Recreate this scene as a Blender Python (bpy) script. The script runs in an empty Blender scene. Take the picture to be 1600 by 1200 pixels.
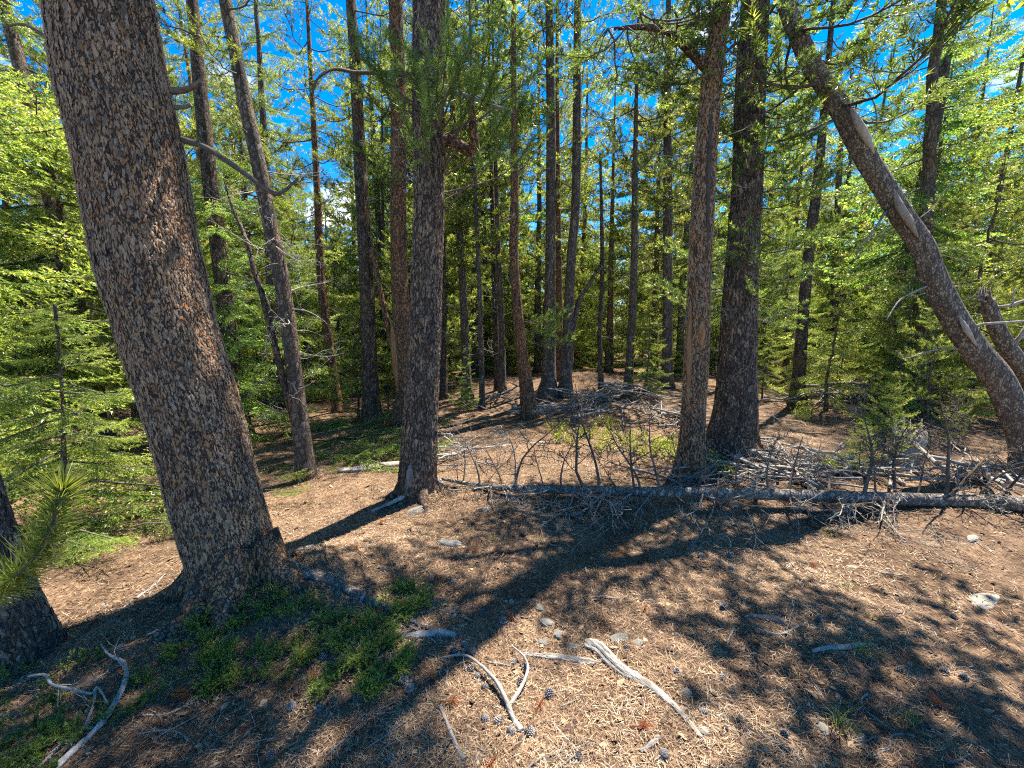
import bpy, math, random
import numpy as np
from mathutils import Vector

# ------------------------------------------------------------------ camera, sky, sun, exposure
FPX = 690.0                       # focal length in pixels of the 1600 px wide photograph
PITCH = math.atan(100.0 / FPX)    # camera looks a little down
EYE = 1.6
SUN_AZ = math.radians(43)         # to the right of the viewing direction
SUN_EL = math.radians(64)
EXPOSURE = 1.68

scene = bpy.context.scene
COL = scene.collection
cam_data = bpy.data.cameras.new('camera')
cam_data.sensor_width = 36.0
cam_data.lens = 36.0 * FPX / 1600.0
cam_data.clip_start = 0.05
cam_data.clip_end = 2000.0
cam = bpy.data.objects.new('camera', cam_data)
cam.location = (0, 0, EYE)
cam.rotation_euler = (math.pi / 2 - PITCH, 0, 0)
COL.objects.link(cam)
scene.camera = cam

world = bpy.data.worlds.new('World')
scene.world = world
world.use_nodes = True
wn = world.node_tree.nodes
wl = world.node_tree.links
wn.clear()
w_out = wn.new('ShaderNodeOutputWorld')
w_bg = wn.new('ShaderNodeBackground')
w_bg.inputs['Strength'].default_value = 0.115
w_sky = wn.new('ShaderNodeTexSky')
w_sky.sky_type = 'NISHITA'
w_sky.sun_disc = False
w_sky.sun_elevation = SUN_EL
w_sky.sun_rotation = SUN_AZ
w_sky.altitude = 3000
w_sky.air_density = 1.0
w_sky.dust_density = 0.1
w_sky.ozone_density = 3.0
w_hsv = wn.new('ShaderNodeHueSaturation')
w_hsv.inputs['Saturation'].default_value = 1.42
w_geo = wn.new('ShaderNodeTexCoord')
w_map = wn.new('ShaderNodeMapping')
w_map.inputs['Scale'].default_value = (1.0, 1.0, 2.2)
w_map.inputs['Location'].default_value = (0.35, 0.1, 0.0)
w_noise = wn.new('ShaderNodeTexNoise')
w_noise.inputs['Scale'].default_value = 3.2
w_noise.inputs['Detail'].default_value = 7.0
w_noise.inputs['Roughness'].default_value = 0.52
w_ramp = wn.new('ShaderNodeValToRGB')
w_ramp.color_ramp.elements[0].position = 0.62
w_ramp.color_ramp.elements[1].position = 0.72
w_mix = wn.new('ShaderNodeMix')
w_mix.data_type = 'RGBA'
w_mix.inputs['B'].default_value = (7.5, 7.7, 8.2, 1)
wl.new(w_geo.outputs['Generated'], w_map.inputs['Vector'])
wl.new(w_map.outputs['Vector'], w_noise.inputs['Vector'])
wl.new(w_noise.outputs['Fac'], w_ramp.inputs['Fac'])
wl.new(w_ramp.outputs['Color'], w_mix.inputs['Factor'])
wl.new(w_sky.outputs['Color'], w_hsv.inputs['Color'])
wl.new(w_hsv.outputs['Color'], w_mix.inputs['A'])
wl.new(w_mix.outputs['Result'], w_bg.inputs['Color'])
wl.new(w_bg.outputs['Background'], w_out.inputs['Surface'])

sun_data = bpy.data.lights.new('sun', 'SUN')
sun_data.energy = 5.0
sun_data.angle = math.radians(0.53)
sun_data.color = (1.0, 0.94, 0.84)
sun = bpy.data.objects.new('sun', sun_data)
SUNV = Vector((math.sin(SUN_AZ) * math.cos(SUN_EL), math.cos(SUN_AZ) * math.cos(SUN_EL), math.sin(SUN_EL)))
sun.rotation_euler = SUNV.to_track_quat('Z', 'Y').to_euler()
COL.objects.link(sun)

scene.view_settings.view_transform = 'Standard'
scene.view_settings.look = 'None'
scene.view_settings.gamma = 1.0
scene.view_settings.exposure = EXPOSURE
scene.view_settings.use_curve_mapping = False
scene.cycles.max_bounces = 4
scene.cycles.diffuse_bounces = 3
scene.cycles.use_adaptive_sampling = True
scene.cycles.adaptive_threshold = 0.02
scene.cycles.glossy_bounces = 2
scene.cycles.transmission_bounces = 3
scene.cycles.sample_clamp_indirect = 4.0
scene.cycles.use_denoising = False
scene.cycles.filter_width = 1.15

# ------------------------------------------------------------------ small maths helpers
RNG = np.random.default_rng(11)
random.seed(11)
CP, SP = math.cos(PITCH), math.sin(PITCH)


def ray(px, py):
    dx = (px - 800.0) / FPX
    dy = (600.0 - py) / FPX
    return np.array([dx, CP + SP * dy, -SP + CP * dy])


def project(p):
    """photograph pixel of a world point (only used to choose the level of detail)."""
    x, y, z = p[0], p[1], p[2] - EYE
    zc = y * CP - z * SP
    yc = y * SP + z * CP
    if zc < 0.05:
        return None
    return 800 + FPX * x / zc, 600 - FPX * yc / zc


def terrain(x, y):
    x = np.asarray(x, float)
    y = np.asarray(y, float)
    h = 0.030 * np.sin(1.3 * x + 0.7 * y) + 0.022 * np.sin(2.1 * y - 1.7 * x + 1.0)
    h += 0.012 * np.sin(5.1 * x + 2.3 * y + 0.4) + 0.010 * np.sin(6.3 * y - 3.9 * x)
    h += 0.010 * np.sin(13.0 * x + 4.0 + 2 * np.sin(3 * y)) * np.sin(11.0 * y + 1.0 + 2 * np.sin(4 * x)) + 0.003 * np.sin(27 * x + 9 * y) * np.sin(23 * y - 8 * x)
    h *= np.clip((y * y + x * x) / 3.0, 0.25, 1.0)
    h += 0.38 * np.exp(-(((x - 1.9) / 1.7) ** 2 + ((y - 10.2) / 1.6) ** 2))           # mound with the slash
    h += 0.12 * np.exp(-(((x - 3.0) / 1.4) ** 2 + ((y - 4.9) / 0.8) ** 2))
    h -= 0.22 * (1 / (1 + np.exp(-(y - 4.2) * 2.0))) * (1 / (1 + np.exp((x + 2.0) * 1.5)))    # lower ground at the left
    h += 0.10 * np.exp(-(((x + 1.45) / 0.45) ** 2 + ((y - 2.45) / 0.45) ** 2))        # needles heaped round the big pine
    h += 0.06 * np.exp(-(((x + 0.85) / 0.4) ** 2 + ((y - 4.0) / 0.4) ** 2))
    far = np.clip((np.hypot(x, y) - 14.0) / 60.0, 0, 1)
    h += -2.2 * far ** 0.8 + far * 0.5 * np.sin(0.11 * x + 0.6) * np.sin(0.09 * y)
    return h


def ground(px, py):
    d = ray(px, py)
    t = EYE / max(0.02, -d[2])
    for _ in range(40):
        z = float(terrain(d[0] * t, d[1] * t))
        tn = (EYE - z) / max(0.02, -d[2])
        t = 0.5 * t + 0.5 * tn
    return np.array([d[0] * t, d[1] * t, float(terrain(d[0] * t, d[1] * t))])


def on_plane(px, py, Y):
    d = ray(px, py)
    t = Y / d[1]
    return np.array([d[0] * t, Y, EYE + d[2] * t])


def depth_of(p):
    return p[1] * CP - (p[2] - EYE) * SP


def px_radius(w, p):
    z = depth_of(p)
    return 0.5 * w / FPX * z / math.sqrt(1 + (p[0] / z) ** 2)


def unit(v):
    v = np.asarray(v, float)
    n = np.linalg.norm(v, axis=-1, keepdims=True)
    return v / np.maximum(n, 1e-9)


def rot_z(a):
    c, s = math.cos(a), math.sin(a)
    return np.array([[c, -s, 0], [s, c, 0], [0, 0, 1]])


def rot_y(a):
    c, s = math.cos(a), math.sin(a)
    return np.array([[c, 0, s], [0, 1, 0], [-s, 0, c]])


def rot_x(a):
    c, s = math.cos(a), math.sin(a)
    return np.array([[1, 0, 0], [0, c, -s], [0, s, c]])


# ------------------------------------------------------------------ mesh builder
class Builder:
    """collects triangles and quads with a material slot and a tint value per vertex."""

    def __init__(self):
        self.V, self.T, self.Q, self.mt, self.mq, self.tint = [], [], [], [], [], []
        self.n = 0
        self._flat = None

    def add(self, verts, tris=None, quads=None, mat=0, tint=0.5):
        verts = np.asarray(verts, float).reshape(-1, 3)
        self.V.append(verts)
        self.tint.append(np.broadcast_to(np.asarray(tint, float), (len(verts),)))
        if tris is not None and len(tris):
            t = np.asarray(tris, int) + self.n
            self.T.append(t)
            self.mt.append(np.broadcast_to(np.asarray(mat, int), (len(t),)))
        if quads is not None and len(quads):
            q = np.asarray(quads, int) + self.n
            self.Q.append(q)
            self.mq.append(np.broadcast_to(np.asarray(mat, int), (len(q),)))
        self.n += len(verts)
        self._flat = None

    def flat(self):
        if self._flat is None:
            cat = lambda a, shape, ty: np.concatenate(a) if a else np.zeros(shape, ty)
            self._flat = (cat(self.V, (0, 3), float), cat(self.T, (0, 3), int), cat(self.Q, (0, 4), int),
                          cat(self.mt, (0,), int), cat(self.mq, (0,), int), cat(self.tint, (0,), float))
        return self._flat

    def stamp(self, other, M, t, dtint=0.0):
        V, T, Q, mt, mq, ti = other.flat()
        n0 = self.n
        self.V.append(V @ np.asarray(M).T + np.asarray(t))
        self.tint.append(np.clip(ti + dtint, 0, 1))
        if len(T):
            self.T.append(T + n0)
            self.mt.append(mt)
        if len(Q):
            self.Q.append(Q + n0)
            self.mq.append(mq)
        self.n += len(V)
        self._flat = None

    def mesh(self, name, mats, smooth=True):
        V, T, Q, mt, mq, ti = self.flat()
        me = bpy.data.meshes.new(name)
        me.vertices.add(len(V))
        me.vertices.foreach_set('co', V.astype(np.float32).ravel())
        nl = len(T) * 3 + len(Q) * 4
        me.loops.add(nl)
        me.loops.foreach_set('vertex_index', np.concatenate([T.ravel(), Q.ravel()]).astype(np.int32))
        me.polygons.add(len(T) + len(Q))
        starts = np.concatenate([np.arange(len(T)) * 3, len(T) * 3 + np.arange(len(Q)) * 4]).astype(np.int32)
        me.polygons.foreach_set('loop_start', starts)
        me.polygons.foreach_set('material_index', np.concatenate([mt, mq]).astype(np.int32))
        sm = np.concatenate([np.zeros(len(T), bool), np.full(len(Q), smooth)])
        me.polygons.foreach_set('use_smooth', sm)
        for m in mats:
            me.materials.append(m)
        at = me.attributes.new('tint', 'FLOAT', 'POINT')
        at.data.foreach_set('value', ti.astype(np.float32))
        me.update(calc_edges=True)
        return me

    def obj(self, name, mats, parent=None, smooth=True, loc=None):
        if not isinstance(mats, (list, tuple)):
            mats = [mats]
        o = bpy.data.objects.new(name, self.mesh(name, mats, smooth))
        COL.objects.link(o)
        if parent is not None:
            o.parent = parent
        if loc is not None:
            o.location = loc
        return o


def tag(o, label=None, cat=None, group=None, kind=None):
    if label:
        o['label'] = label
    if cat:
        o['category'] = cat
    if group:
        o['group'] = group
    if kind:
        o['kind'] = kind
    return o


def empty(name, loc, label, cat, group=None):
    o = bpy.data.objects.new(name, None)
    o.empty_display_size = 0.2
    o.location = tuple(float(v) for v in loc)
    COL.objects.link(o)
    return tag(o, label, cat, group)


def copy_tree(o, parent=None):
    c = o.copy()
    COL.objects.link(c)
    c.parent = parent
    for ch in list(o.children):
        copy_tree(ch, c)
    return c


def tube(b, pts, rad, sides=6, mat=0, tint=0.5, cap=True, lump=0.0, rng=RNG, wob=None):
    pts = np.asarray(pts, float)
    rad = np.asarray(rad, float)
    n = len(pts)
    tan = np.gradient(pts, axis=0)
    tan = unit(tan)
    ref = np.array([0.0, 0.0, 1.0]) if abs(tan[:, 2]).mean() < 0.8 else np.array([0.0, 1.0, 0.0])
    u = unit(np.cross(tan, ref))
    v = np.cross(tan, u)
    a = np.linspace(0, 2 * np.pi, sides, endpoint=False)
    r = rad[:, None] * np.ones(sides)[None, :]
    if wob is not None:
        r = r * wob
    elif lump:
        r = r * (1 + lump * rng.standard_normal((n, sides)))
    V = pts[:, None, :] + r[:, :, None] * (np.cos(a)[None, :, None] * u[:, None, :] + np.sin(a)[None, :, None] * v[:, None, :])
    i = np.arange(n - 1)[:, None] * sides
    j = np.arange(sides)[None, :]
    k = (j + 1) % sides
    Q = np.stack([i + j, i + k, i + sides + k, i + sides + j], -1).reshape(-1, 4)
    V = V.reshape(-1, 3)
    T = []
    if cap:
        V = np.concatenate([V, pts[:1], pts[-1:]])
        c0, c1 = n * sides, n * sides + 1
        jj = np.arange(sides)
        kk = (jj + 1) % sides
        T = np.concatenate([np.stack([np.full(sides, c0), kk, jj], -1),
                            np.stack([np.full(sides, c1), (n - 1) * sides + jj, (n - 1) * sides + kk], -1)])
    b.add(V, T, Q, mat, tint)


def resample(pts, n, extra=None):
    """smooth polyline through pts with n points (Catmull-Rom)."""
    pts = np.asarray(pts, float)
    if extra is not None:
        pts = np.column_stack([pts, extra])
    m = len(pts)
    P = np.concatenate([2 * pts[:1] - pts[1:2], pts, 2 * pts[-1:] - pts[-2:-1]])
    s = np.concatenate([[0], np.cumsum(np.linalg.norm(np.diff(pts[:, :3], axis=0), axis=1))])
    q = np.linspace(0, s[-1], n)
    seg = np.clip(np.searchsorted(s, q, side='right') - 1, 0, m - 2)
    t = ((q - s[seg]) / np.maximum(s[seg + 1] - s[seg], 1e-9))[:, None]
    p0, p1, p2, p3 = P[seg], P[seg + 1], P[seg + 2], P[seg + 3]
    out = 0.5 * (2 * p1 + (p2 - p0) * t + (2 * p0 - 5 * p1 + 4 * p2 - p3) * t ** 2 + (3 * p1 - p0 - 3 * p2 + p3) * t ** 3)
    return (out[:, :3], out[:, 3]) if extra is not None else out


def needles(b, P, D, L, n, length, width, angle=52, mat=1, tint=0.5, rng=RNG, flat=0.0, jitter=0.15, tipangle=25):
    """n thin needle triangles on every shoot (P start, D direction, L length)."""
    P = np.asarray(P, float).reshape(-1, 3)
    D = unit(np.asarray(D, float).reshape(-1, 3))
    S = len(P)
    L = np.broadcast_to(np.asarray(L, float), (S,))
    ref = np.where(np.abs(D[:, 2:3]) < 0.9, np.array([[0, 0, 1.0]]), np.array([[1.0, 0, 0]]))
    U = unit(np.cross(D, ref))
    W = np.cross(U, D)
    t = (np.arange(n)[None, :] + rng.random((S, n))) / n
    az = rng.random((S, n)) * 2 * np.pi
    ang = np.radians(angle + (tipangle - angle) * t ** 3 + rng.normal(0, 8, (S, n)))
    ca, sa = np.cos(az), np.sin(az) * (1 - flat)
    side = ca[..., None] * U[:, None] + sa[..., None] * W[:, None]
    nd = unit(D[:, None] * np.cos(ang)[..., None] + side * np.sin(ang)[..., None])
    base = P[:, None] + D[:, None] * (L[:, None] * t)[..., None]
    wv = unit(np.cross(nd, rng.standard_normal((S, n, 3)))) * (width * 0.5)
    ln = length * (1 + jitter * rng.standard_normal((S, n)))
    tip = base + nd * ln[..., None]
    mid = base + nd * (ln * 0.12)[..., None]
    V = np.stack([mid - wv, mid + wv, tip], 2).reshape(-1, 3)
    ti = np.broadcast_to(np.asarray(tint, float), (S,))
    ti = np.clip(ti[:, None] + 0.17 * rng.standard_normal((S, n)), 0, 1)
    ti = np.repeat(ti.ravel(), 3)
    b.add(V, np.arange(len(V)).reshape(-1, 3), None, mat, ti)


# ------------------------------------------------------------------ materials
def material(name):
    m = bpy.data.materials.new(name)
    m.use_nodes = True
    nt = m.node_tree
    nt.nodes.clear()
    out = nt.nodes.new('ShaderNodeOutputMaterial')
    bs = nt.nodes.new('ShaderNodeBsdfPrincipled')
    bs.inputs['Specular IOR Level'].default_value = 0.25
    bs.inputs['Roughness'].default_value = 0.85
    nt.links.new(bs.outputs[0], out.inputs['Surface'])
    return m, nt, bs, out


def ramp(nt, stops, fac=None):
    r = nt.nodes.new('ShaderNodeValToRGB')
    cr = r.color_ramp
    while len(cr.elements) < len(stops):
        cr.elements.new(0.5)
    for e, (p, c) in zip(cr.elements, stops):
        e.position = p
        e.color = (*c, 1) if len(c) == 3 else c
    if fac is not None:
        nt.links.new(fac, r.inputs['Fac'])
    return r.outputs['Color']


def coords(nt, scale=(1, 1, 1), kind='Object'):
    tc = nt.nodes.new('ShaderNodeTexCoord')
    mp = nt.nodes.new('ShaderNodeMapping')
    mp.inputs['Scale'].default_value = scale
    nt.links.new(tc.outputs[kind], mp.inputs['Vector'])
    return mp.outputs['Vector']


def noise(nt, vec, scale, detail=5.0, rough=0.55):
    n = nt.nodes.new('ShaderNodeTexNoise')
    n.inputs['Scale'].default_value = scale
    n.inputs['Detail'].default_value = detail
    n.inputs['Roughness'].default_value = rough
    nt.links.new(vec, n.inputs['Vector'])
    return n.outputs['Fac']


def voronoi(nt, vec, scale, feature='F1', out='Distance'):
    n = nt.nodes.new('ShaderNodeTexVoronoi')
    n.feature = feature
    n.inputs['Scale'].default_value = scale
    nt.links.new(vec, n.inputs['Vector'])
    return n.outputs[out]


def mathn(nt, op, a, b):
    n = nt.nodes.new('ShaderNodeMath')
    n.operation = op
    for i, v in enumerate((a, b)):
        if isinstance(v, (int, float)):
            n.inputs[i].default_value = v
        else:
            nt.links.new(v, n.inputs[i])
    return n.outputs[0]


def mixc(nt, fac, a, b, mode='MIX'):
    n = nt.nodes.new('ShaderNodeMix')
    n.data_type = 'RGBA'
    n.blend_type = mode
    for key, v in (('Factor', fac), ('A', a), ('B', b)):
        if isinstance(v, (int, float)):
            n.inputs[key].default_value = v
        elif isinstance(v, tuple):
            n.inputs[key].default_value = (*v, 1)
        else:
            nt.links.new(v, n.inputs[key])
    return n.outputs['Result']


def bump(nt, bs, height, strength=0.6, dist=0.01):
    n = nt.nodes.new('ShaderNodeBump')
    n.inputs['Strength'].default_value = strength
    n.inputs['Distance'].default_value = dist
    nt.links.new(height, n.inputs['Height'])
    nt.links.new(n.outputs['Normal'], bs.inputs['Normal'])


def tint_attr(nt):
    a = nt.nodes.new('ShaderNodeAttribute')
    a.attribute_name = 'tint'
    return a.outputs['Fac']


def obj_random(nt):
    return nt.nodes.new('ShaderNodeObjectInfo').outputs['Random']


def bark_material(name, dark, mid, light, orange, scale=1.0, orange_at=0.62, lichen=None):
    m, nt, bs, out = material(name)
    v = coords(nt, (34 * scale, 34 * scale, 15 * scale))
    warp = nt.nodes.new('ShaderNodeVectorMath')
    warp.operation = 'MULTIPLY_ADD'
    nz = nt.nodes.new('ShaderNodeTexNoise')
    nz.inputs['Scale'].default_value = 0.9
    nz.inputs['Detail'].default_value = 4
    nt.links.new(v, nz.inputs['Vector'])
    nt.links.new(nz.outputs['Color'], warp.inputs[0])
    warp.inputs[1].default_value = (2.6, 2.6, 2.6)
    nt.links.new(v, warp.inputs[2])
    wv = warp.outputs[0]
    edge = voronoi(nt, wv, 1.0, 'DISTANCE_TO_EDGE')
    cell = voronoi(nt, wv, 1.0, 'F1', 'Color')
    sep = nt.nodes.new('ShaderNodeSeparateColor')
    nt.links.new(cell, sep.inputs['Color'])
    plate = ramp(nt, [(0.0, dark), (0.35, mid), (0.75, light), (1.0, mid)], sep.outputs[0])
    big = noise(nt, coords(nt, (3, 3, 1.6)), 1.6, 5)
    og = ramp(nt, [(orange_at - 0.12, (0, 0, 0)), (orange_at + 0.05, (1, 1, 1))], big)
    ogm = mathn(nt, 'MULTIPLY', og, sep.outputs[1])
    col = mixc(nt, ogm, plate, orange)
    fine = noise(nt, coords(nt, (60, 60, 30)), 2.0, 6, 0.7)
    col = mixc(nt, 0.55, col, ramp(nt, [(0.3, (0.25, 0.25, 0.25)), (0.7, (1.4, 1.35, 1.3))], fine), 'MULTIPLY')
    crack = ramp(nt, [(0.02, (0, 0, 0)), (0.16, (1, 1, 1))], edge)
    col = mixc(nt, crack, dark, col)
    if lichen:
        geo = noise(nt, coords(nt, (9, 9, 5)), 1.5, 6, 0.7)
        lm = ramp(nt, [(0.60, (0, 0, 0)), (0.70, (1, 1, 1))], geo)
        col = mixc(nt, lm, col, lichen)
    hv = mathn(nt, 'ADD', mathn(nt, 'MULTIPLY', crack, 0.7), mathn(nt, 'MULTIPLY', fine, 0.6))
    bump(nt, bs, hv, 0.9, 0.012)
    nt.links.new(col, bs.inputs['Base Color'])
    bs.inputs['Roughness'].default_value = 0.9
    return m


M = {}
M['bark_big'] = bark_material('flaky_bark', (0.034, 0.024, 0.019), (0.16, 0.112, 0.08), (0.32, 0.22, 0.15), (0.40, 0.19, 0.075), 1.25, 0.46)
M['bark_dark'] = bark_material('dark_pine_bark', (0.032, 0.024, 0.019), (0.125, 0.09, 0.068), (0.24, 0.18, 0.138), (0.28, 0.15, 0.07), 1.0, 0.58)
M['bark_red'] = bark_material('reddish_pine_bark', (0.042, 0.027, 0.02), (0.18, 0.11, 0.072), (0.33, 0.21, 0.135), (0.44, 0.20, 0.08), 1.1, 0.44)
M['bark_pale'] = bark_material('pale_smooth_bark', (0.095, 0.072, 0.055), (0.27, 0.212, 0.16), (0.40, 0.325, 0.255), (0.34, 0.23, 0.14), 1.2, 0.7)
M['bark_log'] = bark_material('grey_log_bark', (0.10, 0.085, 0.07), (0.26, 0.22, 0.18), (0.43, 0.38, 0.32), (0.32, 0.21, 0.13), 1.0, 0.66)
M['bark_far'] = bark_material('grey_brown_bark', (0.06, 0.048, 0.04), (0.15, 0.118, 0.095), (0.25, 0.20, 0.165), (0.28, 0.165, 0.09), 0.7, 0.56)


def scales_material():
    m, nt, bs, out = material('bark_scale')
    ti = tint_attr(nt)
    pn = noise(nt, coords(nt, (60, 60, 26)), 1.0, 6, 0.72)
    ti = mathn(nt, 'ADD', mathn(nt, 'MULTIPLY', ti, 0.62), mathn(nt, 'SUBTRACT', mathn(nt, 'MULTIPLY', pn, 1.5), 0.56))
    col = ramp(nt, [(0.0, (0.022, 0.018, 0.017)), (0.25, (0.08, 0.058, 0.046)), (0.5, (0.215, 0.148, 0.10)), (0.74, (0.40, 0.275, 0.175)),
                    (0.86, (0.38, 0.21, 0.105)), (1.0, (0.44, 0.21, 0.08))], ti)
    fine = noise(nt, coords(nt, (1, 1, 1)), 140.0, 5, 0.7)
    col = mixc(nt, 0.5, col, ramp(nt, [(0.3, (0.35, 0.35, 0.35)), (0.7, (1.3, 1.3, 1.3))], fine), 'MULTIPLY')
    nt.links.new(col, bs.inputs['Base Color'])
    bump(nt, bs, fine, 0.5, 0.004)
    bs.inputs['Roughness'].default_value = 0.8
    return m


M['scales'] = scales_material()


def foliage_material(name, stops, trans, tfac=0.42, spec=0.35):
    m, nt, bs, out = material(name)
    ti = tint_attr(nt)
    col = ramp(nt, stops, ti)
    rnd = obj_random(nt)
    hs = nt.nodes.new('ShaderNodeHueSaturation')
    nt.links.new(mathn(nt, 'ADD', 0.485, mathn(nt, 'MULTIPLY', rnd, 0.03)), hs.inputs['Hue'])
    nt.links.new(mathn(nt, 'ADD', 0.8, mathn(nt, 'MULTIPLY', rnd, 0.4)), hs.inputs['Value'])
    nt.links.new(col, hs.inputs['Color'])
    col = hs.outputs['Color']
    nt.links.new(col, bs.inputs['Base Color'])
    bs.inputs['Roughness'].default_value = 0.38
    bs.inputs['Specular IOR Level'].default_value = spec
    tr = nt.nodes.new('ShaderNodeBsdfTranslucent')
    tcol = mixc(nt, 1.0, col, trans, 'MULTIPLY')
    nt.links.new(tcol, tr.inputs['Color'])
    mx = nt.nodes.new('ShaderNodeMixShader')
    mx.inputs['Fac'].default_value = tfac
    nt.links.new(bs.outputs[0], mx.inputs[1])
    nt.links.new(tr.outputs[0], mx.inputs[2])
    nt.links.new(mx.outputs[0], out.inputs['Surface'])
    return m


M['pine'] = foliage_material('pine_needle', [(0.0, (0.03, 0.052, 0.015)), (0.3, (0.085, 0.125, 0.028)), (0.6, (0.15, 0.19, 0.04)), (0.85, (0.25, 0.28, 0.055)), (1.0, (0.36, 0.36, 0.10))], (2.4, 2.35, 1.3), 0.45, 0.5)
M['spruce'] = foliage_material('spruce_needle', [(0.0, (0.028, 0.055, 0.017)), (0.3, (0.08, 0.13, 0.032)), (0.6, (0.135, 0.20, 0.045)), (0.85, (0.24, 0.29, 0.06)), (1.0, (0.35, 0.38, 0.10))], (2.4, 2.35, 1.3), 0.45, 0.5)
M['juniper'] = foliage_material('juniper_needle', [(0.0, (0.03, 0.055, 0.018)), (0.5, (0.10, 0.16, 0.03)), (1.0, (0.26, 0.31, 0.05))], (1.6, 1.7, 1.0), 0.35)
M['grass'] = foliage_material('grass_blade', [(0.0, (0.09, 0.12, 0.03)), (0.5, (0.16, 0.20, 0.05)), (1.0, (0.30, 0.29, 0.12))], (1.5, 1.5, 1.0), 0.4)
M['deadneedle'] = foliage_material('dead_needle', [(0.0, (0.22, 0.06, 0.02)), (0.5, (0.36, 0.11, 0.03)), (1.0, (0.46, 0.20, 0.05))], (1.5, 1.2, 1.0), 0.3)


def wood_material(name, a, b_, c, grain=(40, 40, 6), rough=0.85, fine=1.0):
    m, nt, bs, out = material(name)
    g = noise(nt, coords(nt, grain), 1.2 * fine, 6, 0.65)
    col = ramp(nt, [(0.28, a), (0.5, b_), (0.72, c)], g)
    ti = tint_attr(nt)
    col = mixc(nt, 1.0, col, ramp(nt, [(0.0, (0.55, 0.52, 0.5)), (0.5, (1, 1, 1)), (1.0, (1.35, 1.33, 1.3))], ti), 'MULTIPLY')
    rnd = obj_random(nt)
    col = mixc(nt, 1.0, col, ramp(nt, [(0.0, (0.75, 0.73, 0.7)), (1.0, (1.2, 1.2, 1.2))], rnd), 'MULTIPLY')
    nt.links.new(col, bs.inputs['Base Color'])
    bump(nt, bs, g, 0.9, 0.012)
    bs.inputs['Roughness'].default_value = rough
    return m


M['twig'] = wood_material('brown_twig', (0.06, 0.045, 0.035), (0.13, 0.10, 0.08), (0.20, 0.165, 0.14), (30, 30, 30))
M['dead'] = wood_material('grey_dead_wood', (0.11, 0.095, 0.08), (0.29, 0.262, 0.232), (0.45, 0.415, 0.37), (9, 50, 50))
M['silver'] = wood_material('weathered_wood', (0.11, 0.088, 0.068), (0.31, 0.275, 0.23), (0.48, 0.435, 0.37), (10, 55, 55))
M['logdark'] = wood_material('dark_old_wood', (0.07, 0.06, 0.052), (0.17, 0.15, 0.13), (0.30, 0.27, 0.24), (30, 30, 12))
M['heart'] = wood_material('orange_bare_wood', (0.22, 0.10, 0.04), (0.40, 0.20, 0.09), (0.52, 0.32, 0.17), (30, 30, 5))
M['smoothwood'] = wood_material('bare_grey_wood', (0.22, 0.18, 0.15), (0.33, 0.28, 0.235), (0.42, 0.36, 0.31), (30, 30, 5))


def stone_material(name, a, b_, c, lich):
    m, nt, bs, out = material(name)
    g = noise(nt, coords(nt, (1, 1, 1)), 22.0, 8, 0.65)
    col = ramp(nt, [(0.3, a), (0.5, b_), (0.7, c)], g)
    l = noise(nt, coords(nt, (1, 1, 1.3)), 34.0, 4, 0.6)
    col = mixc(nt, ramp(nt, [(0.58, (0, 0, 0)), (0.64, (1, 1, 1))], l), col, lich)
    col = mixc(nt, 1.0, col, ramp(nt, [(0, (0.7, 0.7, 0.7)), (1, (1.25, 1.25, 1.25))], obj_random(nt)), 'MULTIPLY')
    nt.links.new(col, bs.inputs['Base Color'])
    bump(nt, bs, g, 0.5, 0.012)
    return m


M['stone'] = stone_material('grey_stone', (0.11, 0.10, 0.085), (0.18, 0.165, 0.14), (0.26, 0.24, 0.20), (0.20, 0.21, 0.13))
M['palestone'] = stone_material('pale_stone', (0.24, 0.21, 0.17), (0.33, 0.295, 0.24), (0.42, 0.38, 0.31), (0.27, 0.26, 0.18))


def cone_material():
    m, nt, bs, out = material('cone_scale')
    ti = tint_attr(nt)
    col = ramp(nt, [(0.0, (0.05, 0.04, 0.035)), (0.5, (0.17, 0.145, 0.13)), (1.0, (0.36, 0.33, 0.31))], ti)
    nt.links.new(col, bs.inputs['Base Color'])
    return m


M['cone'] = cone_material()


def ground_material():
    m, nt, bs, out = material('needle_litter_ground')
    v = coords(nt, (1, 1, 1))
    big = noise(nt, v, 0.9, 6, 0.6)
    mid = noise(nt, v, 7.0, 6, 0.62)
    # fine strands: two stretched noises in crossing directions
    s1 = noise(nt, coords(nt, (120, 26, 40)), 1.0, 4, 0.6)
    mp = nt.nodes.new('ShaderNodeMapping')
    mp.inputs['Rotation'].default_value = (0, 0, 1.0)
    mp.inputs['Scale'].default_value = (130, 24, 40)
    nt.links.new(v, mp.inputs['Vector'])
    s2 = noise(nt, mp.outputs['Vector'], 1.0, 4, 0.6)
    st = mathn(nt, 'MAXIMUM', s1, s2)
    col = ramp(nt, [(0.36, (0.05, 0.032, 0.023)), (0.52, (0.145, 0.096, 0.064)), (0.64, (0.27, 0.19, 0.122)), (0.76, (0.41, 0.31, 0.205))], st)
    patch = ramp(nt, [(0.34, (0.60, 0.54, 0.50)), (0.5, (0.95, 0.92, 0.9)), (0.66, (1.22, 1.14, 1.05))], mid)
    col = mixc(nt, 1.0, col, patch, 'MULTIPLY')
    bigc = ramp(nt, [(0.36, (0.55, 0.52, 0.50)), (0.5, (0.95, 0.93, 0.9)), (0.62, (1.25, 1.2, 1.12))], big)
    col = mixc(nt, 1.0, col, bigc, 'MULTIPLY')
    nt.links.new(col, bs.inputs['Base Color'])
    h = mathn(nt, 'ADD', st, mid)
    bump(nt, bs, h, 0.8, 0.02)
    bs.inputs['Roughness'].default_value = 0.95
    bs.inputs['Specular IOR Level'].default_value = 0.1
    return m


M['ground'] = ground_material()


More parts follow.
